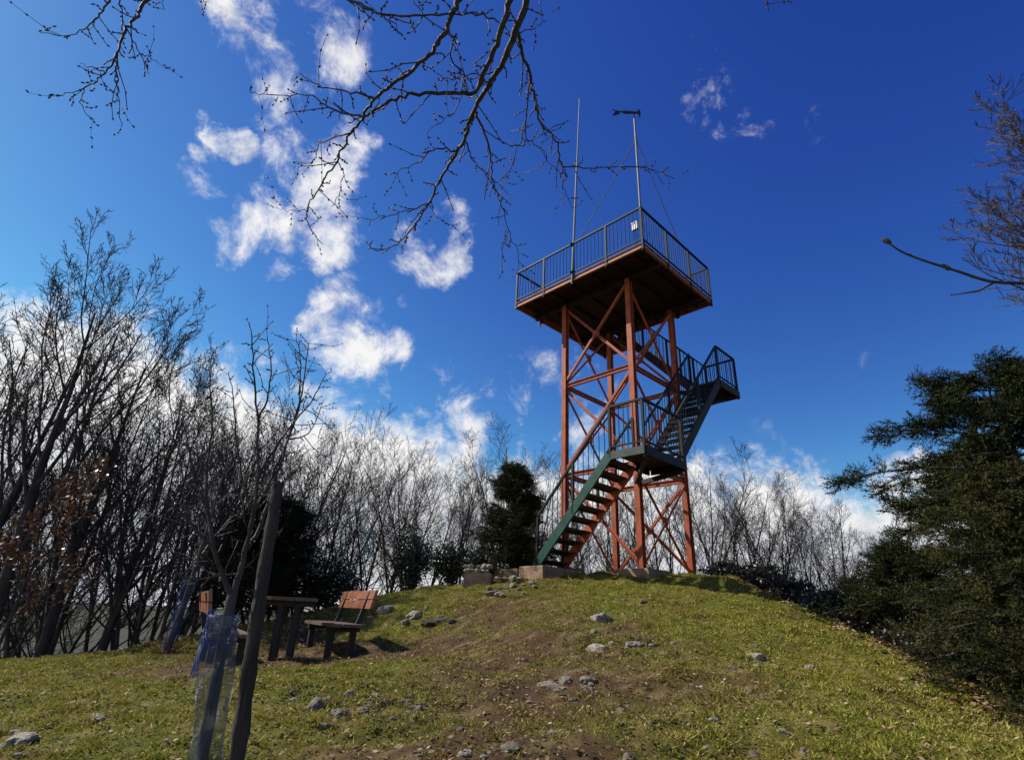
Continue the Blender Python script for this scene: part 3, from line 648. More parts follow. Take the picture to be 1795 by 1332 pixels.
for k in range(4):
    T_ = Tree(200+k); q = P_pole(); q['kids'] = (11, 8, 6); q['ang'] = ((25, 50), (28, 55), (25, 60)); q['wander'] = (.06, .09, .12, .14); q['up'] = (.05, .10, .08, .05); q['ratio'] = (.45, .55, .55)
    for j in range(4):
        a = j*1.57+T_.rs.uniform(-.4, .4); T_.branch(Vector((.1*math.cos(a), .1*math.sin(a), -.5)), Vector((math.cos(a)*.34, math.sin(a)*.34, 1)), H0*T_.rs.uniform(.8, 1.03), .07, .012, 0, q, False)
    PROTO['spread'].append(T_.meshes('spread%d' % k))
for k in range(3):
    T_ = Tree(310+k); T_.branch(Vector((0, 0, -.5)), Vector((.05, 0, 1)), H0*1.02, .16, .02, 0, P_beech(), False); PROTO['beech'].append(T_.meshes('beech%d' % k))
def place_tree(kind, i, x, y, H, label, group=None, rz=None, tilt=(0, 0), zoff=0.0):
    z = gz(x, y); o = empty('bare_tree', (x, y, z-.05+zoff)); s = H/H0; o.scale = (s, s, s)
    o.rotation_euler = (tilt[0], tilt[1], random.uniform(0, 6.28) if rz is None else rz)
    a, b = PROTO[kind][i % len(PROTO[kind])]; link('trunk', a, o); link('crown', b, o); tag(o, label, 'tree', group); return o
def tree_at(kind, i, pxh, D, topy, label, group=None, **kw):
    """trunk on the bearing where it crosses eye level at column pxh; height so that the tip reaches row topy"""
    d = ray(pxh, 1077-(CX-pxh)*.0454); h = Vector((d.x, d.y, 0)).normalized()*D; g = gz(h.x, h.y); z = 1.0
    for _ in range(60):
        if proj((h.x, h.y, z))[1] > topy: z += .25
        else: break
    return place_tree(kind, i, h.x, h.y, max(2.5, z-g), label, group, **kw)
random.seed(21)
LEFT = [(-70, 18.5, 470, 'beech', 'tall bare tree with its trunk outside the left edge'), (20, 17.6, 392, 'beech', 'tallest bare tree of the left wood with dark slanting trunk'),
        (112, 18.4, 500, 'beech', 'bare tree with steeply slanting trunk right of the tallest one'), (-160, 22, 540, 'beech', 'bare tree cut by the left edge of the picture'),
        (200, 18.0, 590, 'beech', 'bare tree between the slanting trunks and the small netted tree'), (265, 18.5, 640, 'spread', 'many-stemmed bare tree just behind the small netted tree')]
for i, (px, D, ty, k, lab) in enumerate(LEFT): tree_at(k, i, px, D, ty, lab, 'big bare trees on the left')
for i in range(9):
    tree_at(random.choice(('pole', 'pole', 'spread')), i, random.uniform(-60, 330), random.uniform(19, 28), random.uniform(640, 760), 'thin bare tree deep in the wood on the left', 'thin trees in the left wood')
def env(x): return np.interp(x, [300, 430, 560, 640, 760, 880, 940, 1000, 1100, 1230, 1340, 1450, 1540, 1640], [660, 690, 765, 742, 785, 740, 735, 775, 790, 790, 812, 845, 890, 930])
def lab_mid(x):
    if x < 560: return 'slender bare tree in the thicket left of the bench', 'thicket left of the bench'
    if x < 830: return 'slender bare tree in the thicket between bench and yew', 'thicket between bench and yew'
    if x < 1010: return 'slender bare tree rising behind the yew and the stairs', 'thicket behind the stairs'
    if x < 1215: return 'slender bare tree seen through the legs of the tower', 'trees seen through the tower'
    return 'branching bare tree on the far slope right of the tower', 'trees right of the tower'
x = 300.0; i = 0
while x < 1230:
    D = random.uniform(15.0, 19.5) if x < 1000 else random.uniform(18.5, 22); lab, g = lab_mid(x)
    tree_at('pole' if random.random() < .75 else 'spread', i, x, D, env(x)+random.choice((0, 10, 25, 45, 70)), lab, g); x += random.uniform(17, 30); i += 1
x = 1225.0
while x < 1640:
    D = random.uniform(14.5, 18); lab, g = lab_mid(x)
    tree_at('spread' if random.random() < .75 else 'pole', i, x, D, env(x)+random.choice((0, 10, 30, 60)), lab, g); x += random.uniform(22, 38); i += 1
# the crown that leans in from beyond the right edge
T_ = Tree(345); q = P_beech(); q['start'] = (.42, .15, .1, .1); q['kids'] = (15, 11, 8, 6); q['rmin'] = .005; T_.branch(Vector((0, 0, -.5)), Vector((.05, 0, 1)), H0, .15, .02, 0, q, False); PROTO['dense'] = [T_.meshes('dense')]
place_tree('dense', 0, 13.1, 7.9, 18.0, 'bare tree whose grey twigs lean in at the upper right edge', None, rz=2.1)

# young beech still holding brown leaves, far left
yb = empty('young_beech', (-9.3, 11.4, gz(-9.3, 11.4))); tag(yb, 'young tree holding dry orange-brown leaves among the left trunks', 'tree')
T_ = Tree(77); q = P_pole(); q['kids'] = (14, 7, 5); q['up'] = (.03, .03, .0, .0); T_.branch(Vector((0, 0, -.2)), Vector((.05, 0, 1)), 3.6, .04, .008, 0, q, False)
T_.big.build('trunk', M['bark'], yb, True); fo = T_.fine.build('crown', M['bark_fine'], yb)
pts = np.array(T_.fine.v); pts = pts[RNG.choice(len(pts), 1100)]
def leaf_quads(P, size, pal, probs, droop=.5):
    k = len(P); a = RNG.normal(size=(k, 3)); a[:, 2] -= droop; a /= np.linalg.norm(a, axis=1)[:, None]; b = np.cross(a, RNG.normal(size=(k, 3))); b /= np.linalg.norm(b, axis=1)[:, None]
    s = RNG.uniform(*size, k)[:, None]; a = a*s; b = b*s*.5
    V = np.stack([P, P+a*.5+b, P+a, P+a*.5-b], 1).reshape(-1, 3); col = np.array(pal)[RNG.choice(len(pal), k, p=probs)]*RNG.uniform(.75, 1.25, (k, 1))
    return V, np.arange(4*k).reshape(-1, 4), np.repeat(col, 4, 0)
V, Fa, cc = leaf_quads(pts+RNG.normal(0, .03, pts.shape), (.05, .09), [(.22, .085, .03), (.30, .14, .06), (.14, .06, .025)], [.5, .25, .25])
link('leaves', bulk_mesh('leaves', V, Fa, M['leaf'], cc), yb)

# ------------------------------------------------------------------ evergreens
def spray_template():
    """a small conifer twig: side shoots bristling with narrow needles"""
    rs = random.Random(8); V = []; Fa = []
    def needle(p, d, l, w_):
        sd_ = d.cross(Vector((rs.gauss(0, 1), rs.gauss(0, 1), rs.gauss(0, 1)))).normalized()*w_; k = len(V)
        V.extend([tuple(p-sd_), tuple(p+sd_), tuple(p+d*l)]); Fa.append((k, k+1, k+2))
    def shoot(p, d, l, n):
        needle(p, d, l, .012)
        for i in range(n):
            f = (i+.6)/n; q = p+d*l*f; s_ = d.cross(Vector((0, 0, 1))).normalized()*(1 if i % 2 else -1); nd = (d*.75+s_*.8+Vector((0, 0, rs.gauss(.15, .4)))).normalized()
            needle(q, nd, .16*(1.1-f*.4), .026)
    shoot(Vector((0, 0, 0)), Vector((0, 1, -.12)).normalized(), 1.0, 12)
    for i in range(3):
        for sg in (-1, 1):
            f = .12+.27*i+.06*(sg > 0); shoot(Vector((0, f, -.1*f)), Vector((sg*.8, .75, rs.gauss(0, .2))).normalized(), .52*(1-f*.55), 7)
    return np.array(V), np.array(Fa)
SV, SF = spray_template()
def sprays(P, Dv, size, pal, probs, roll=.75, flat=True):
    """instances of the spray at points P heading Dv"""
    k = len(P); Dv = Dv/np.linalg.norm(Dv, axis=1)[:, None]; up = np.tile([0, 0, 1.0], (k, 1))+RNG.normal(0, roll, (k, 3))
    X = np.cross(Dv, up); X /= np.linalg.norm(X, axis=1)[:, None]; Z = np.cross(X, Dv); s = RNG.uniform(*size, k)[:, None, None]
    V = (SV[None, :, 0:1]*X[:, None]+SV[None, :, 1:2]*Dv[:, None]+SV[None, :, 2:3]*Z[:, None])*s+P[:, None]
    Fa = (SF[None]+np.arange(k)[:, None, None]*len(SV)).reshape(-1, 3); col = np.array(pal)[RNG.choice(len(pal), k, p=probs)]*RNG.uniform(.7, 1.3, (k, 1))
    return V.reshape(-1, 3), Fa, np.repeat(col, len(SV), 0)
def conifer(name, base, H, rad, nl, seed, pal, probs, label, spray=(.16, .3), per=26, shape=1.0, droop=-.05, low=.04, zb=0.0, rise=.25, tip=True, belly=1.0, lat=.26):
    rs = np.random.default_rng(seed); o = empty(name, base); tag(o, label, 'tree')
    tb_ = MB(); tb_.tube([(0, 0, -.4), (.03, .02, H*.4), (-.02, .03, H*.75), (0, 0, H*.97)], [.03*H*.6, .022*H*.6, .01*H*.6, .01], 8); tb_.build('trunk', M['bark'], o, True)
    lm_ = MB(); Ps = []; Ds = []
    for i in range(nl):
        f = low+(1-low)*((i+rs.random())/nl)**.9; z = f*H; a = rs.uniform(0, 6.283); rr = rad*(max(.03, 1-f)**shape)*min(1.0, belly+f*1.6)*rs.uniform(.52, 1.2)+.12
        e = np.array([math.cos(a), math.sin(a), 0]); pts = []; nseg = 5
        for j in range(nseg+1):
            g = j/nseg; pts.append(np.array([0, 0, z+zb])+e*rr*g+np.array([0, 0, rr*(rise*g-(.42+droop)*g*g*(1-f*.6))])+rs.normal(0, .025, 3)*g)
        lm_.tube([Vector(p) for p in pts], [.018*(1-.8*j/nseg)*(.5+rr/rad) for j in range(nseg+1)], 4, cap=False)
        k = int(per*(.35+rr/rad))
        g = rs.random(k)**.6*.9+.1; q = g*nseg; ii = np.minimum(q.astype(int), nseg-1); pa = np.array(pts); P = pa[ii]+(pa[ii+1]-pa[ii])*(q-ii)[:, None]
        sd_ = rs.choice([-1, 1], k); b = np.array([-e[1], e[0], 0]); lt_ = rs.uniform(.1, 1.1, k)
        side = b[None]*sd_[:, None]*lt_[:, None]
        P = P+side*(rs.random(k)*lat*rr*(1.05-g))[:, None]+np.c_[np.zeros(k), np.zeros(k), rs.normal(0, .05, k)]
        D = e[None]*rs.uniform(.5, 1.1, k)[:, None]+side+np.c_[np.zeros(k), np.zeros(k), rs.normal(-.02, .42, k)]
        Ps.append(P); Ds.append(D)
    lm_.build('limbs', M['bark'], o)
    V, Fa, cc = sprays(np.concatenate(Ps), np.concatenate(Ds), spray, pal, probs); link('foliage', bulk_mesh('foliage', V, Fa, M['needles'], cc), o)
    return o
DARK = [(.020, .028, .009), (.034, .040, .012), (.012, .017, .006)]
OLIVE = [(.045, .048, .016), (.07, .062, .022), (.03, .036, .014)]
def gpos(px, D, dz=0.0):
    d = ray(px, 1077-(CX-px)*.0454); h = Vector((d.x, d.y, 0)).normalized()*D; return (h.x, h.y, gz(h.x, h.y)+dz)
conifer('fir_tree', gpos(1890, 10.6, -.3), 5.0, 3.5, 150, 4, DARK+[(.05, .06, .026)], [.35, .35, .15, .15], 'large dark evergreen with ragged boughs at the right edge', (.20, .38), 74, .5, .0, .03, belly=.55, lat=.17)
conifer('evergreen_shrub', gpos(1850, 8.4, -.2), 2.7, 1.35, 150, 6, OLIVE+DARK[:1], [.35, .25, .2, .2], 'olive-tinted evergreen shrub in front of the large dark one', (.15, .26), 26, .45, .0, .03)
conifer('evergreen_shrub', gpos(1625, 11.2, -.4), 2.1, 1.2, 120, 8, DARK, [.4, .4, .2], 'low dark evergreen at the left foot of the large one', (.15, .26), 24, .5, .0, .03)
conifer('yew_tree', gpos(893, 13.6), 2.65, .98, 200, 12, DARK+[(.075, .07, .024)], [.33, .27, .15, .25], 'compact dark yew left of the stair foot', (.13, .22), 28, .62, -.1, .03, rise=.5)  # last foliage tone paints in sunlit sprays
conifer('dark_fir', gpos(455, 13.4), 2.45, 1.4, 170, 15, [(.010, .014, .009), (.016, .022, .012), (.008, .010, .007)], [.4, .4, .2], 'nearly black evergreen behind the post and the table', (.15, .26), 26, .6, -.05, .03, rise=.5)
def bush(name, base, rx, rz_, n, seed, label, pal=((.02, .032, .014), (.03, .045, .02), (.05, .06, .035)), size=(.035, .065)):
    rs = np.random.default_rng(seed); o = empty(name, base); tag(o, label, 'bush')
    st = MB()
    for j in range(9):
        a = rs.uniform(0, 6.28); st.tube([Vector((0, 0, -.1)), Vector((math.cos(a)*rx*.3, math.sin(a)*rx*.3, rz_*.5)), Vector((math.cos(a)*rx*.75, math.sin(a)*rx*.75, rz_*rs.uniform(.7, 1.1)))], [.015, .01, .004], 4)
    st.build('stems', M['bark'], o)
    c = rs.normal(size=(26, 3)); c /= np.linalg.norm(c, axis=1)[:, None]; c = c*rs.uniform(.35, .85, (26, 1))*np.array([rx, rx, rz_*.55])+np.array([0, 0, rz_*.55])
    P = c[rs.integers(0, 26, n)]+rs.normal(0, .2, (n, 3))*np.array([rx*.7, rx*.7, rz_*.55]); P[:, 2] = np.abs(P[:, 2])
    V, Fa, cc = leaf_quads(P, size, pal, [.45, .4, .15], .1); link('foliage', bulk_mesh('foliage', V, Fa, M['leaf'], cc), o); return o
bush('ivy_bush', gpos(712, 13.9), .5, 1.5, 5000, 1, 'tall ivy-covered bush behind the flat pale slab')
bush('holly_bush', gpos(785, 13.6), .6, .85, 4500, 2, 'low glossy bush left of the yew')
bush('holly_bush', gpos(838, 13.3), .45, .6, 2800, 3, 'small glossy bush right behind the low wall')
bush('holly_bush', gpos(575, 14.0), .8, 1.1, 4500, 4, 'leafy dark bush behind the bench')
bush('holly_bush', gpos(930, 14.2), .6, .5, 2200, 5, 'low bush behind the stair foot')
for i, (px_, D_) in enumerate(((1270, 14.0), (1305, 13.7), (1350, 13.2), (1395, 12.7), (1440, 12.3), (1480, 11.6), (1530, 11.1), (1575, 10.6), (1620, 10.0), (1660, 9.4))):  # dark clumps added to stand in for the band of shade below the crest
    tag(bush('bramble', gpos(px_, D_, .02), .5, .38, 1500, 30+i, 'dark', ((.016, .016, .008), (.03, .022, .012), (.05, .035, .02)), (.03, .06)), '%s low dark bramble clump added for the band of shade on the right bank, counted from the tower' % ('first', 'second', 'third', 'fourth', 'fifth', 'sixth', 'seventh', 'eighth', 'ninth', 'tenth')[i], 'bush', 'clumps added for shade on the right bank')
bush('bramble', gpos(1335, 14.2), .8, .55, 2600, 6, 'dark bramble on the shaded bank right of the tower')
bush('bramble', gpos(1500, 11.8), .9, .6, 3000, 7, 'dark bramble patch lower on the right-hand bank')
bush('bramble', gpos(1690, 8.6, -.1), .6, .5, 2600, 8, 'bramble at the foot of the evergreens near the right edge')

# ------------------------------------------------------------------ overhanging branches of the tree behind the viewer
def depth(px, py): return 4.4+.45*math.sin(px/170.0)+.35*math.cos(py/130.0+px/310.0)
def p3(px, py): return ray(px, py).normalized()*depth(px, py)
TRACE = [  # (start radius, end radius, [(column,row)...])
    (.036, .006, [(925, -12), (908, 45), (886, 100), (858, 150), (830, 195), (819, 234), (802, 267), (774, 312), (752, 357), (724, 396), (690, 432), (645, 436)]),
    (.030, .012, [(897, -12), (875, 67), (852, 120), (832, 160), (790, 164), (724, 165), (680, 180), (640, 203)]),
    (.026, .004, [(808, -12), (785, 45), (758, 89), (707, 134), (657, 173), (635, 210), (613, 234), (590, 284), (563, 323), (541, 368), (540, 392), (565, 428)]),
    (.012, .003, [(657, 173), (607, 160), (557, 150), (524, 128)]), (.011, .003, [(637, 206), (579, 189), (540, 167), (479, 167), (434, 161)]),
    (.006, .002, [(541, 368), (515, 370), (484, 366)]), (.008, .003, [(613, 234), (563, 251), (552, 279), (521, 292)]), (.007, .003, [(590, 284), (602, 312), (582, 362)]),
    (.014, .007, [(590, -12), (630, 8), (668, 25), (741, 28), (824, 25), (875, 40)]), (.006, .003, [(741, 28), (725, 0), (718, -14)]), (.007, .003, [(668, 25), (690, 45), (700, 60)]),
    (.010, .003, [(752, 357), (719, 368), (680, 379), (641, 385)]), (.010, .003, [(802, 267), (760, 262), (735, 285), (700, 300), (688, 322)]),
    (.020, .004, [(908, 45), (915, 90), (928, 130), (936, 169), (945, 211), (973, 246), (982, 282), (993, 292), (1043, 294), (1121, 292), (1155, 302), (1183, 313)]),
    (.008, .003, [(984, 286), (989, 305), (987, 328), (1006, 365)]), (.010, .003, [(930, 140), (922, 200), (923, 239), (952, 264), (962, 285), (976, 296)]), (.008, .003, [(922, 225), (906, 260), (895, 296), (878, 335)]),
    (.014, .003, [(832, 195), (850, 235), (860, 280), (865, 320), (880, 362), (891, 401), (908, 446), (906, 482)]), (.010, .004, [(815, 245), (828, 280), (852, 306), (868, 340)]), (.007, .002, [(891, 401), (880, 440), (882, 478)]),
    (.009, .003, [(800, 60), (790, 100), (812, 140), (800, 190), (770, 215), (745, 235)]), (.008, .003, [(860, 148), (830, 130), (795, 140), (765, 130)]), (.007, .003, [(905, 60), (935, 50), (957, 36)]),
    (.006, .002, [(752, 357), (765, 380), (785, 392)]), (.006, .002, [(707, 134), (700, 120), (672, 132)]),
    (.022, .003, [(262, -12), (246, 20), (223, 50), (206, 95), (184, 128), (156, 150), (100, 170)]), (.009, .003, [(223, 52), (245, 95), (262, 131)]), (.007, .002, [(245, 95), (262, 103), (277, 110)]),
    (.011, .003, [(206, 95), (205, 135), (207, 167), (214, 220)]), (.013, .003, [(196, -12), (180, 18), (162, 39), (128, 61), (70, 58)]), (.009, .003, [(208, -12), (214, 33), (215, 62)]), (.007, .002, [(150, 152), (142, 184), (164, 209)]), (.007, .002, [(184, 128), (160, 118), (140, 113)]),
    (.006, .002, [(356, -12), (357, 3), (366, 6)]), (.006, .002, [(285, -12), (287, 8), (286, 18)]), (.006, .002, [(1330, -14), (1352, 6), (1385, -4)])]
def smooth_poly(pts, n):
    out = []
    for i in range(len(pts)-1):
        p0 = pts[max(i-1, 0)]; p1 = pts[i]; p2 = pts[i+1]; p3_ = pts[min(i+2, len(pts)-1)]
        for k in range(n):
            t_ = k/n; out.append(.5*((2*p1)+(p2-p0)*t_+(2*p0-5*p1+4*p2-p3_)*t_*t_+(3*p1-p0-3*p2+p3_)*t_**3))
    out.append(pts[-1]); return out
def spurs(mb, bud, pts, rad, rs, every, ln=(.05, .13)):
    acc = 0
    for i in range(1, len(pts)):
        acc += (pts[i]-pts[i-1]).length
        if rad[i] > .02: continue
        if acc > every*rs.uniform(.6, 1.5):
            acc = 0; t_ = (pts[i]-pts[i-1]).normalized(); ax = t_.orthogonal().normalized(); ax.rotate(Matrix.Rotation(rs.uniform(0, 6.28), 3, t_)); d = (t_*rs.uniform(.3, .9)+ax*rs.uniform(.5, 1)).normalized()
            l = rs.uniform(*ln); r = min(.004, rad[i]*.7); q = [pts[i]]
            for s_ in range(3): d = (d+Vector((rs.gauss(0, .25), rs.gauss(0, .25), rs.gauss(0, .25)))).normalized(); q.append(q[-1]+d*l/3)
            mb.tube(q, [r, r*.85, r*.75, r*.65], 5)
            for e in (1, 2, 3):
                dd = (d+Vector((rs.gauss(0, .5), rs.gauss(0, .5), rs.gauss(0, .5)))).normalized(); bud.tube([q[e], q[e]+dd*.006, q[e]+dd*.013, q[e]+dd*.02], [.003, .0058, .0045, .0008], 5)
ot = empty('overhanging_tree', (.9, -2.6, gz(.9, -2.6))); tag(ot, 'bare budding branches hanging into the picture from above', 'tree')
rs = random.Random(3); lm_ = MB(); bd = MB(); off = ot.location
for r0, r1, pl in TRACE:
    pts = smooth_poly([p3(*q) for q in pl], 6)
    pts = [p+Vector((rs.gauss(0, .005), rs.gauss(0, .005), rs.gauss(0, .005))) if 0 < i < len(pts)-1 else p for i, p in enumerate(pts)]; n = len(pts)
    rad = [(r0+(r1-r0)*(i/(n-1))**.7)*.62*rs.uniform(.9, 1.12) for i in range(n)]
    pts = [p-off for p in pts]; lm_.tube(pts, rad, 7); spurs(lm_, bd, pts, rad, rs, .06); spurs(lm_, bd, pts, rad, rs, .25, (.15, .32))
# limbs above the picture joining those branches to the trunk
def conn(a, pxs, r0, r1):
    e = [p3(*q)-off for q in pxs]; A = Vector(a)-off
    for q in e:
        mid = A.lerp(q, .6)+Vector((0, 0, .45)); lm_.tube(smooth_poly([A, A.lerp(mid, .6)+Vector((0, 0, .25)), mid, q], 6), [r0+(r1-r0)*i/18 for i in range(19)], 8)
conn((.75, -1.6, 3.6), [(925, -12), (897, -12), (808, -12)], .085, .034); conn((.75, -1.6, 3.6), [(590, -12)], .06, .015); conn((.75, -1.6, 3.6), [(262, -12), (196, -12)], .06, .022)
conn((.75, -1.6, 3.6), [(208, -12), (356, -12), (285, -12), (718, -14), (1330, -14)], .03, .007)
lm_.build('branches', M['bark_near'], ot, True); tag(bd.build('buds', M['bark_near'], ot), kind='stuff')
MB().tube([Vector((0, 0, -.3)), Vector((.02, .1, 1.0)), Vector((-.05, .4, 2.6)), Vector((-.15, 1.0, 3.6-off.z))], [.2, .16, .13, .1], 12).build('trunk', M['bark_near'], ot, True)

# twig with fat buds reaching in from the right
rt = empty('budding_tree', (3.9, 1.9, gz(3.9, 1.9))); tag(rt, 'pale budding twig reaching in from the right edge', 'tree'); off = rt.location
def q3(px, py, r): return ray(px, py).normalized()*r-off
mb = MB(); bd = MB()
main = smooth_poly([q3(1940, 520, 3.2), q3(1860, 505, 3.1), q3(1795, 497, 3.0), q3(1735, 493, 2.95), q3(1680, 476, 2.9), q3(1620, 457, 2.85), q3(1580, 441, 2.8), q3(1554, 423, 2.78)], 5)
mb.tube(main, [.0085-.0055*i/(len(main)-1) for i in range(len(main))], 7)
mb.tube([q3(1742, 496, 2.95), q3(1715, 510, 2.93), q3(1690, 514, 2.92), q3(1669, 517, 2.9)], [.0045, .0038, .003, .0022], 6)
for px, py, r, s_ in ((1553, 422, 2.78, .016), (1557, 424, 2.78, .013), (1661, 470, 2.88, .013), (1655, 466, 2.88, .010), (1632, 461, 2.86, .007), (1595, 447, 2.82, .007), (1703, 485, 2.92, .007), (1668, 517, 2.9, .005)):
    a = q3(px, py, r); d = Vector((-.7, .1, .5)).normalized(); bd.tube([a-d*s_, a-d*s_*.3, a+d*s_*.5, a+d*s_*1.2], [s_*.3, s_*.75, s_*.6, s_*.1], 6)
tr = [Vector((0, 0, -.3)), Vector((.05, 0, 1.2)), Vector((0, .1, 2.4)), Vector((.2, .1, 4.0))]
mb2 = MB(); mb2.tube(tr, [.07, .06, .045, .015], 9); mb2.tube([Vector((.02, .06, 1.9)), main[0].lerp(Vector((.02, .06, 1.9)), .4)+Vector((0, 0, .1)), main[0]], [.022, .016, .0085], 7); mb2.build('trunk', M['bark_smooth'], rt, True)
mb.build('twig', M['bark_smooth'], rt, True); tag(bd.build('buds', M['bark_smooth'], rt), kind='stuff')

# ------------------------------------------------------------------ staked sapling with blue net in the left foreground
def net_sleeve(parent, axis, r, turns, n, mname, mat_, thick=.0022, seed=1, sx=1.0):
    """diamond net: strands winding both ways round the axis polyline (local coords)"""
    rs = np.random.default_rng(seed); m = MB(); ax = smooth_poly([Vector(p) for p in axis], 8); L_ = len(ax)
    wob = rs.uniform(-.2, .2, (L_, 3))
    for sgn in (1, -1):
        for k in range(n):
            pts = []
            for i, p in enumerate(ax):
                for h in range(2):
                    f = (i+h*.5)/(L_-1)
                    if f > 1: continue
                    pp = p if h == 0 else p.lerp(ax[min(i+1, L_-1)], .5)
                    a = 6.283*(k/n+sgn*f*turns); rr = r*(1+.14*math.sin(a*2+f*9+seed)+.10*math.sin(a*3-f*14)); pts.append(pp+Vector((math.cos(a)*rr*sx, math.sin(a)*rr, 0)))
            m.tube(pts, thick, 3, cap=False)
    return m.build(mname, mat_, parent)
def up_line(px0, py0, D, pys):
    """points on the sight lines of a nearly upright stem at distance D"""
    return [at_dist(px, py, D) for px, py in pys]
b0 = at_dist(352, 1345, 4.5); gb = gz(b0.x, b0.y)
sap = empty('netted_sapling', (b0.x, b0.y, gb)); tag(sap, 'young forked tree in a blue net sleeve beside the wooden stake', 'tree'); off = sap.location
def s3(px, py, D=4.5): return at_dist(px, py, D)-off
tk = smooth_poly([Vector((-.02, 0, -.1)), s3(352, 1332), s3(372, 1230), s3(388, 1140), s3(403, 1062), s3(408, 1040)], 6)
mb = MB(); mb.tube(tk, [.042-.010*i/(len(tk)-1) for i in range(len(tk))], 10); mb.build('trunk', M['bark_smooth'], sap, True)
SH = [(.032, .006, [(406, 1045), (420, 1005), (432, 960), (444, 900), (452, 830), (452, 740), (446, 660), (440, 580)], 4.5, 4.4), (.026, .005, [(406, 1045), (392, 1010), (375, 960), (366, 900), (362, 830), (372, 740), (366, 650)], 4.5, 4.3),
      (.022, .005, [(432, 962), (452, 930), (480, 850), (505, 770), (530, 690), (541, 602)], 4.5, 4.6), (.018, .004, [(444, 900), (470, 850), (500, 780), (522, 720), (527, 640), (519, 592)], 4.5, 4.7),
      (.016, .004, [(452, 832), (478, 790), (512, 745), (548, 700), (572, 655)], 4.46, 4.4), (.014, .004, [(366, 900), (345, 850), (330, 780), (318, 720)], 4.4, 4.5), (.014, .004, [(375, 960), (340, 925), (310, 890), (280, 880)], 4.4, 4.2),
      (.010, .003, [(420, 1005), (380, 1010), (340, 1015), (300, 1005)], 4.5, 4.4), (.010, .003, [(425, 1000), (450, 975), (478, 940), (497, 925)], 4.5, 4.3), (.012, .004, [(452, 740), (470, 690), (476, 640), (468, 590)], 4.42, 4.5), (.010, .003, [(362, 830), (340, 790), (300, 770)], 4.35, 4.2),
      (.012, .003, [(444, 900), (425, 840), (415, 770), (408, 700), (400, 650)], 4.5, 4.4), (.009, .003, [(505, 770), (540, 760), (560, 720), (568, 700)], 4.6, 4.6), (.009, .003, [(392, 1010), (360, 1000), (330, 975), (295, 965)], 4.5, 4.6)]
mb = MB(); bd = MB(); rs = random.Random(9)
for r0, r1, pl, d0, d1 in SH:
    n = len(pl); pts = smooth_poly([s3(x_, y_, d0+(d1-d0)*i/(n-1)) for i, (x_, y_) in enumerate(pl)], 5); pts = [p+Vector((rs.gauss(0, .004), rs.gauss(0, .004), 0)) for p in pts]; n = len(pts)
    rad = [(r0+(r1-r0)*(i/(n-1))**.8)*.8 for i in range(n)]; mb.tube(pts, rad, 6); spurs(mb, bd, pts, rad, rs, .055, (.03, .12)); spurs(mb, bd, pts, rad, rs, .14, (.15, .4))
mb.build('branches', M['bark_smooth'], sap, True); tag(bd.build('buds', M['bark_smooth'], sap), kind='stuff')
axis = [s3(358, 1345), s3(372, 1260), s3(377, 1180), s3(385, 1120), s3(391, 1078)]
net_sleeve(sap, axis, .10, 2.2, 34, 'net_sleeve', M['net_grey'], .0010, 2)
net_sleeve(sap, [s3(384, 1138), s3(388, 1105), s3(391, 1076)], .094, .5, 24, 'net_collar', M['net'], .0014, 4)
m = MB(); rs = random.Random(4)
for k in range(9):                                          # bunched net hanging in a fold on the left side
    a = rs.uniform(2.9, 4.6); c = s3(388, 1085); q = [c+Vector((math.cos(a)*.085+rs.gauss(0, .006), math.sin(a)*.085, -.02*j*5+.06)) for j in range(5)]; q = [p+Vector((rs.gauss(0, .005)-.006*j, 0, 0)) for j, p in enumerate(q)]; m.tube(q, .003, 4)
m.build('net_fold', M['net'], sap)
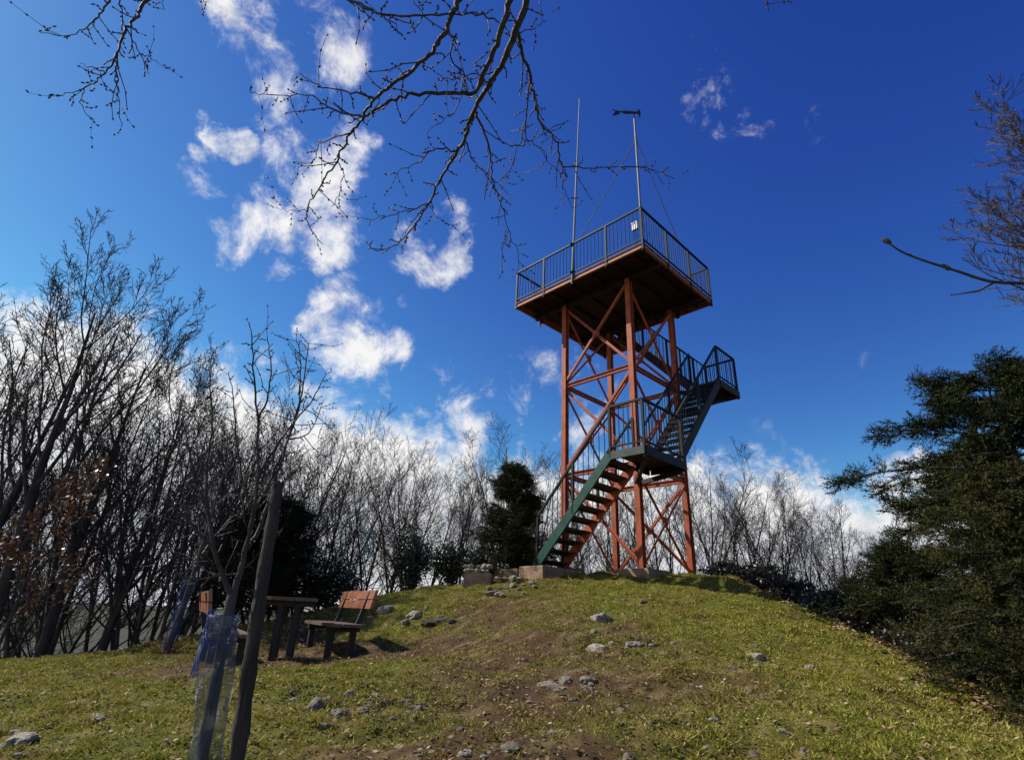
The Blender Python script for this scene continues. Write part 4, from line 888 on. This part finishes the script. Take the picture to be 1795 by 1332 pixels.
# stake
pb = at_dist(404, 1375, 4.1); gb = gz(pb.x, pb.y); stake = empty('wooden_stake', (pb.x, pb.y, gb)); tag(stake, 'rough dark wooden stake standing right of the netted young tree', 'stake')
off = stake.location; pl = [Vector((0, 0, -.2))+Vector((-.02, 0, 0)), at_dist(414, 1332, 4.1)-off, at_dist(436, 1180, 4.1)-off, at_dist(458, 1030, 4.12)-off, at_dist(478, 910, 4.14)-off, at_dist(488, 846, 4.15)-off]
pts = smooth_poly(pl, 6); bm = MB(); bm.tube(pts, [.049-.012*i/(len(pts)-1)+.004*math.sin(i*1.7) for i in range(len(pts))], 14); so_ = bm.build('shaft', M['post'], stake, True)
rs = random.Random(2)
for v in so_.data.vertices: v.co += Vector((rs.gauss(0, .0018), rs.gauss(0, .0018), 0))
# second netted sapling farther back
b1 = hit(290, 1146); s2 = empty('netted_sapling', b1); tag(s2, 'smaller young tree with blue net farther back at the edge of the wood', 'tree')
T_ = Tree(41); q = P_pole(); q['kids'] = (9, 5, 4); q['start'] = (.42, .2, .1); q['ang'] = ((35, 65), (25, 50), (25, 55)); q['rmin'] = .005
T_.branch(Vector((0, 0, -.1)), Vector((.1, 0, 1)), 3.3, .06, .01, 0, q, False); T_.big.build('trunk', M['bark_smooth'], s2, True); T_.fine.build('crown', M['bark_smooth'], s2)
net_sleeve(s2, [(0, 0, 0), (.04, 0, .5), (.09, 0, 1.15)], .085, 1.2, 24, 'net_sleeve', M['net'], .0014, 5)
m = MB(); rs = random.Random(6)
for k in range(40):
    a = rs.uniform(0, 6.28); m.tube([Vector((math.cos(a)*.1, math.sin(a)*.1, .01)), Vector((math.cos(a)*.3, math.sin(a)*.3, rs.uniform(.05, .3)))], .005, 4)
tf = m.build('dry_grass_tuft', M['litter'], None); at = tf.data.color_attributes.new('Col', 'FLOAT_COLOR', 'POINT'); at.data.foreach_set('color', [.22, .12, .05, 1]*len(tf.data.vertices)); tf.location = b1
tag(tf, 'dry orange-brown tuft at the foot of the farther netted tree', 'grass tuft')

# ------------------------------------------------------------------ tell the look-alike trees apart by their order in the row
def ordinal(n): return '%d%s' % (n, 'th' if 10 <= n % 100 <= 20 else {1: 'st', 2: 'nd', 3: 'rd'}.get(n % 10, 'th'))
rows = {}
for o in COL.objects:
    if o.name.startswith('bare_tree') and o.get('group') and o['group'] != 'big bare trees on the left': rows.setdefault(o['group'], []).append(o)
for g, lst in rows.items():
    lst.sort(key=lambda o: o.location.x/o.location.y)
    for i, o in enumerate(lst): o['label'] = '%s, %s from the left' % (o['label'], ordinal(i+1))
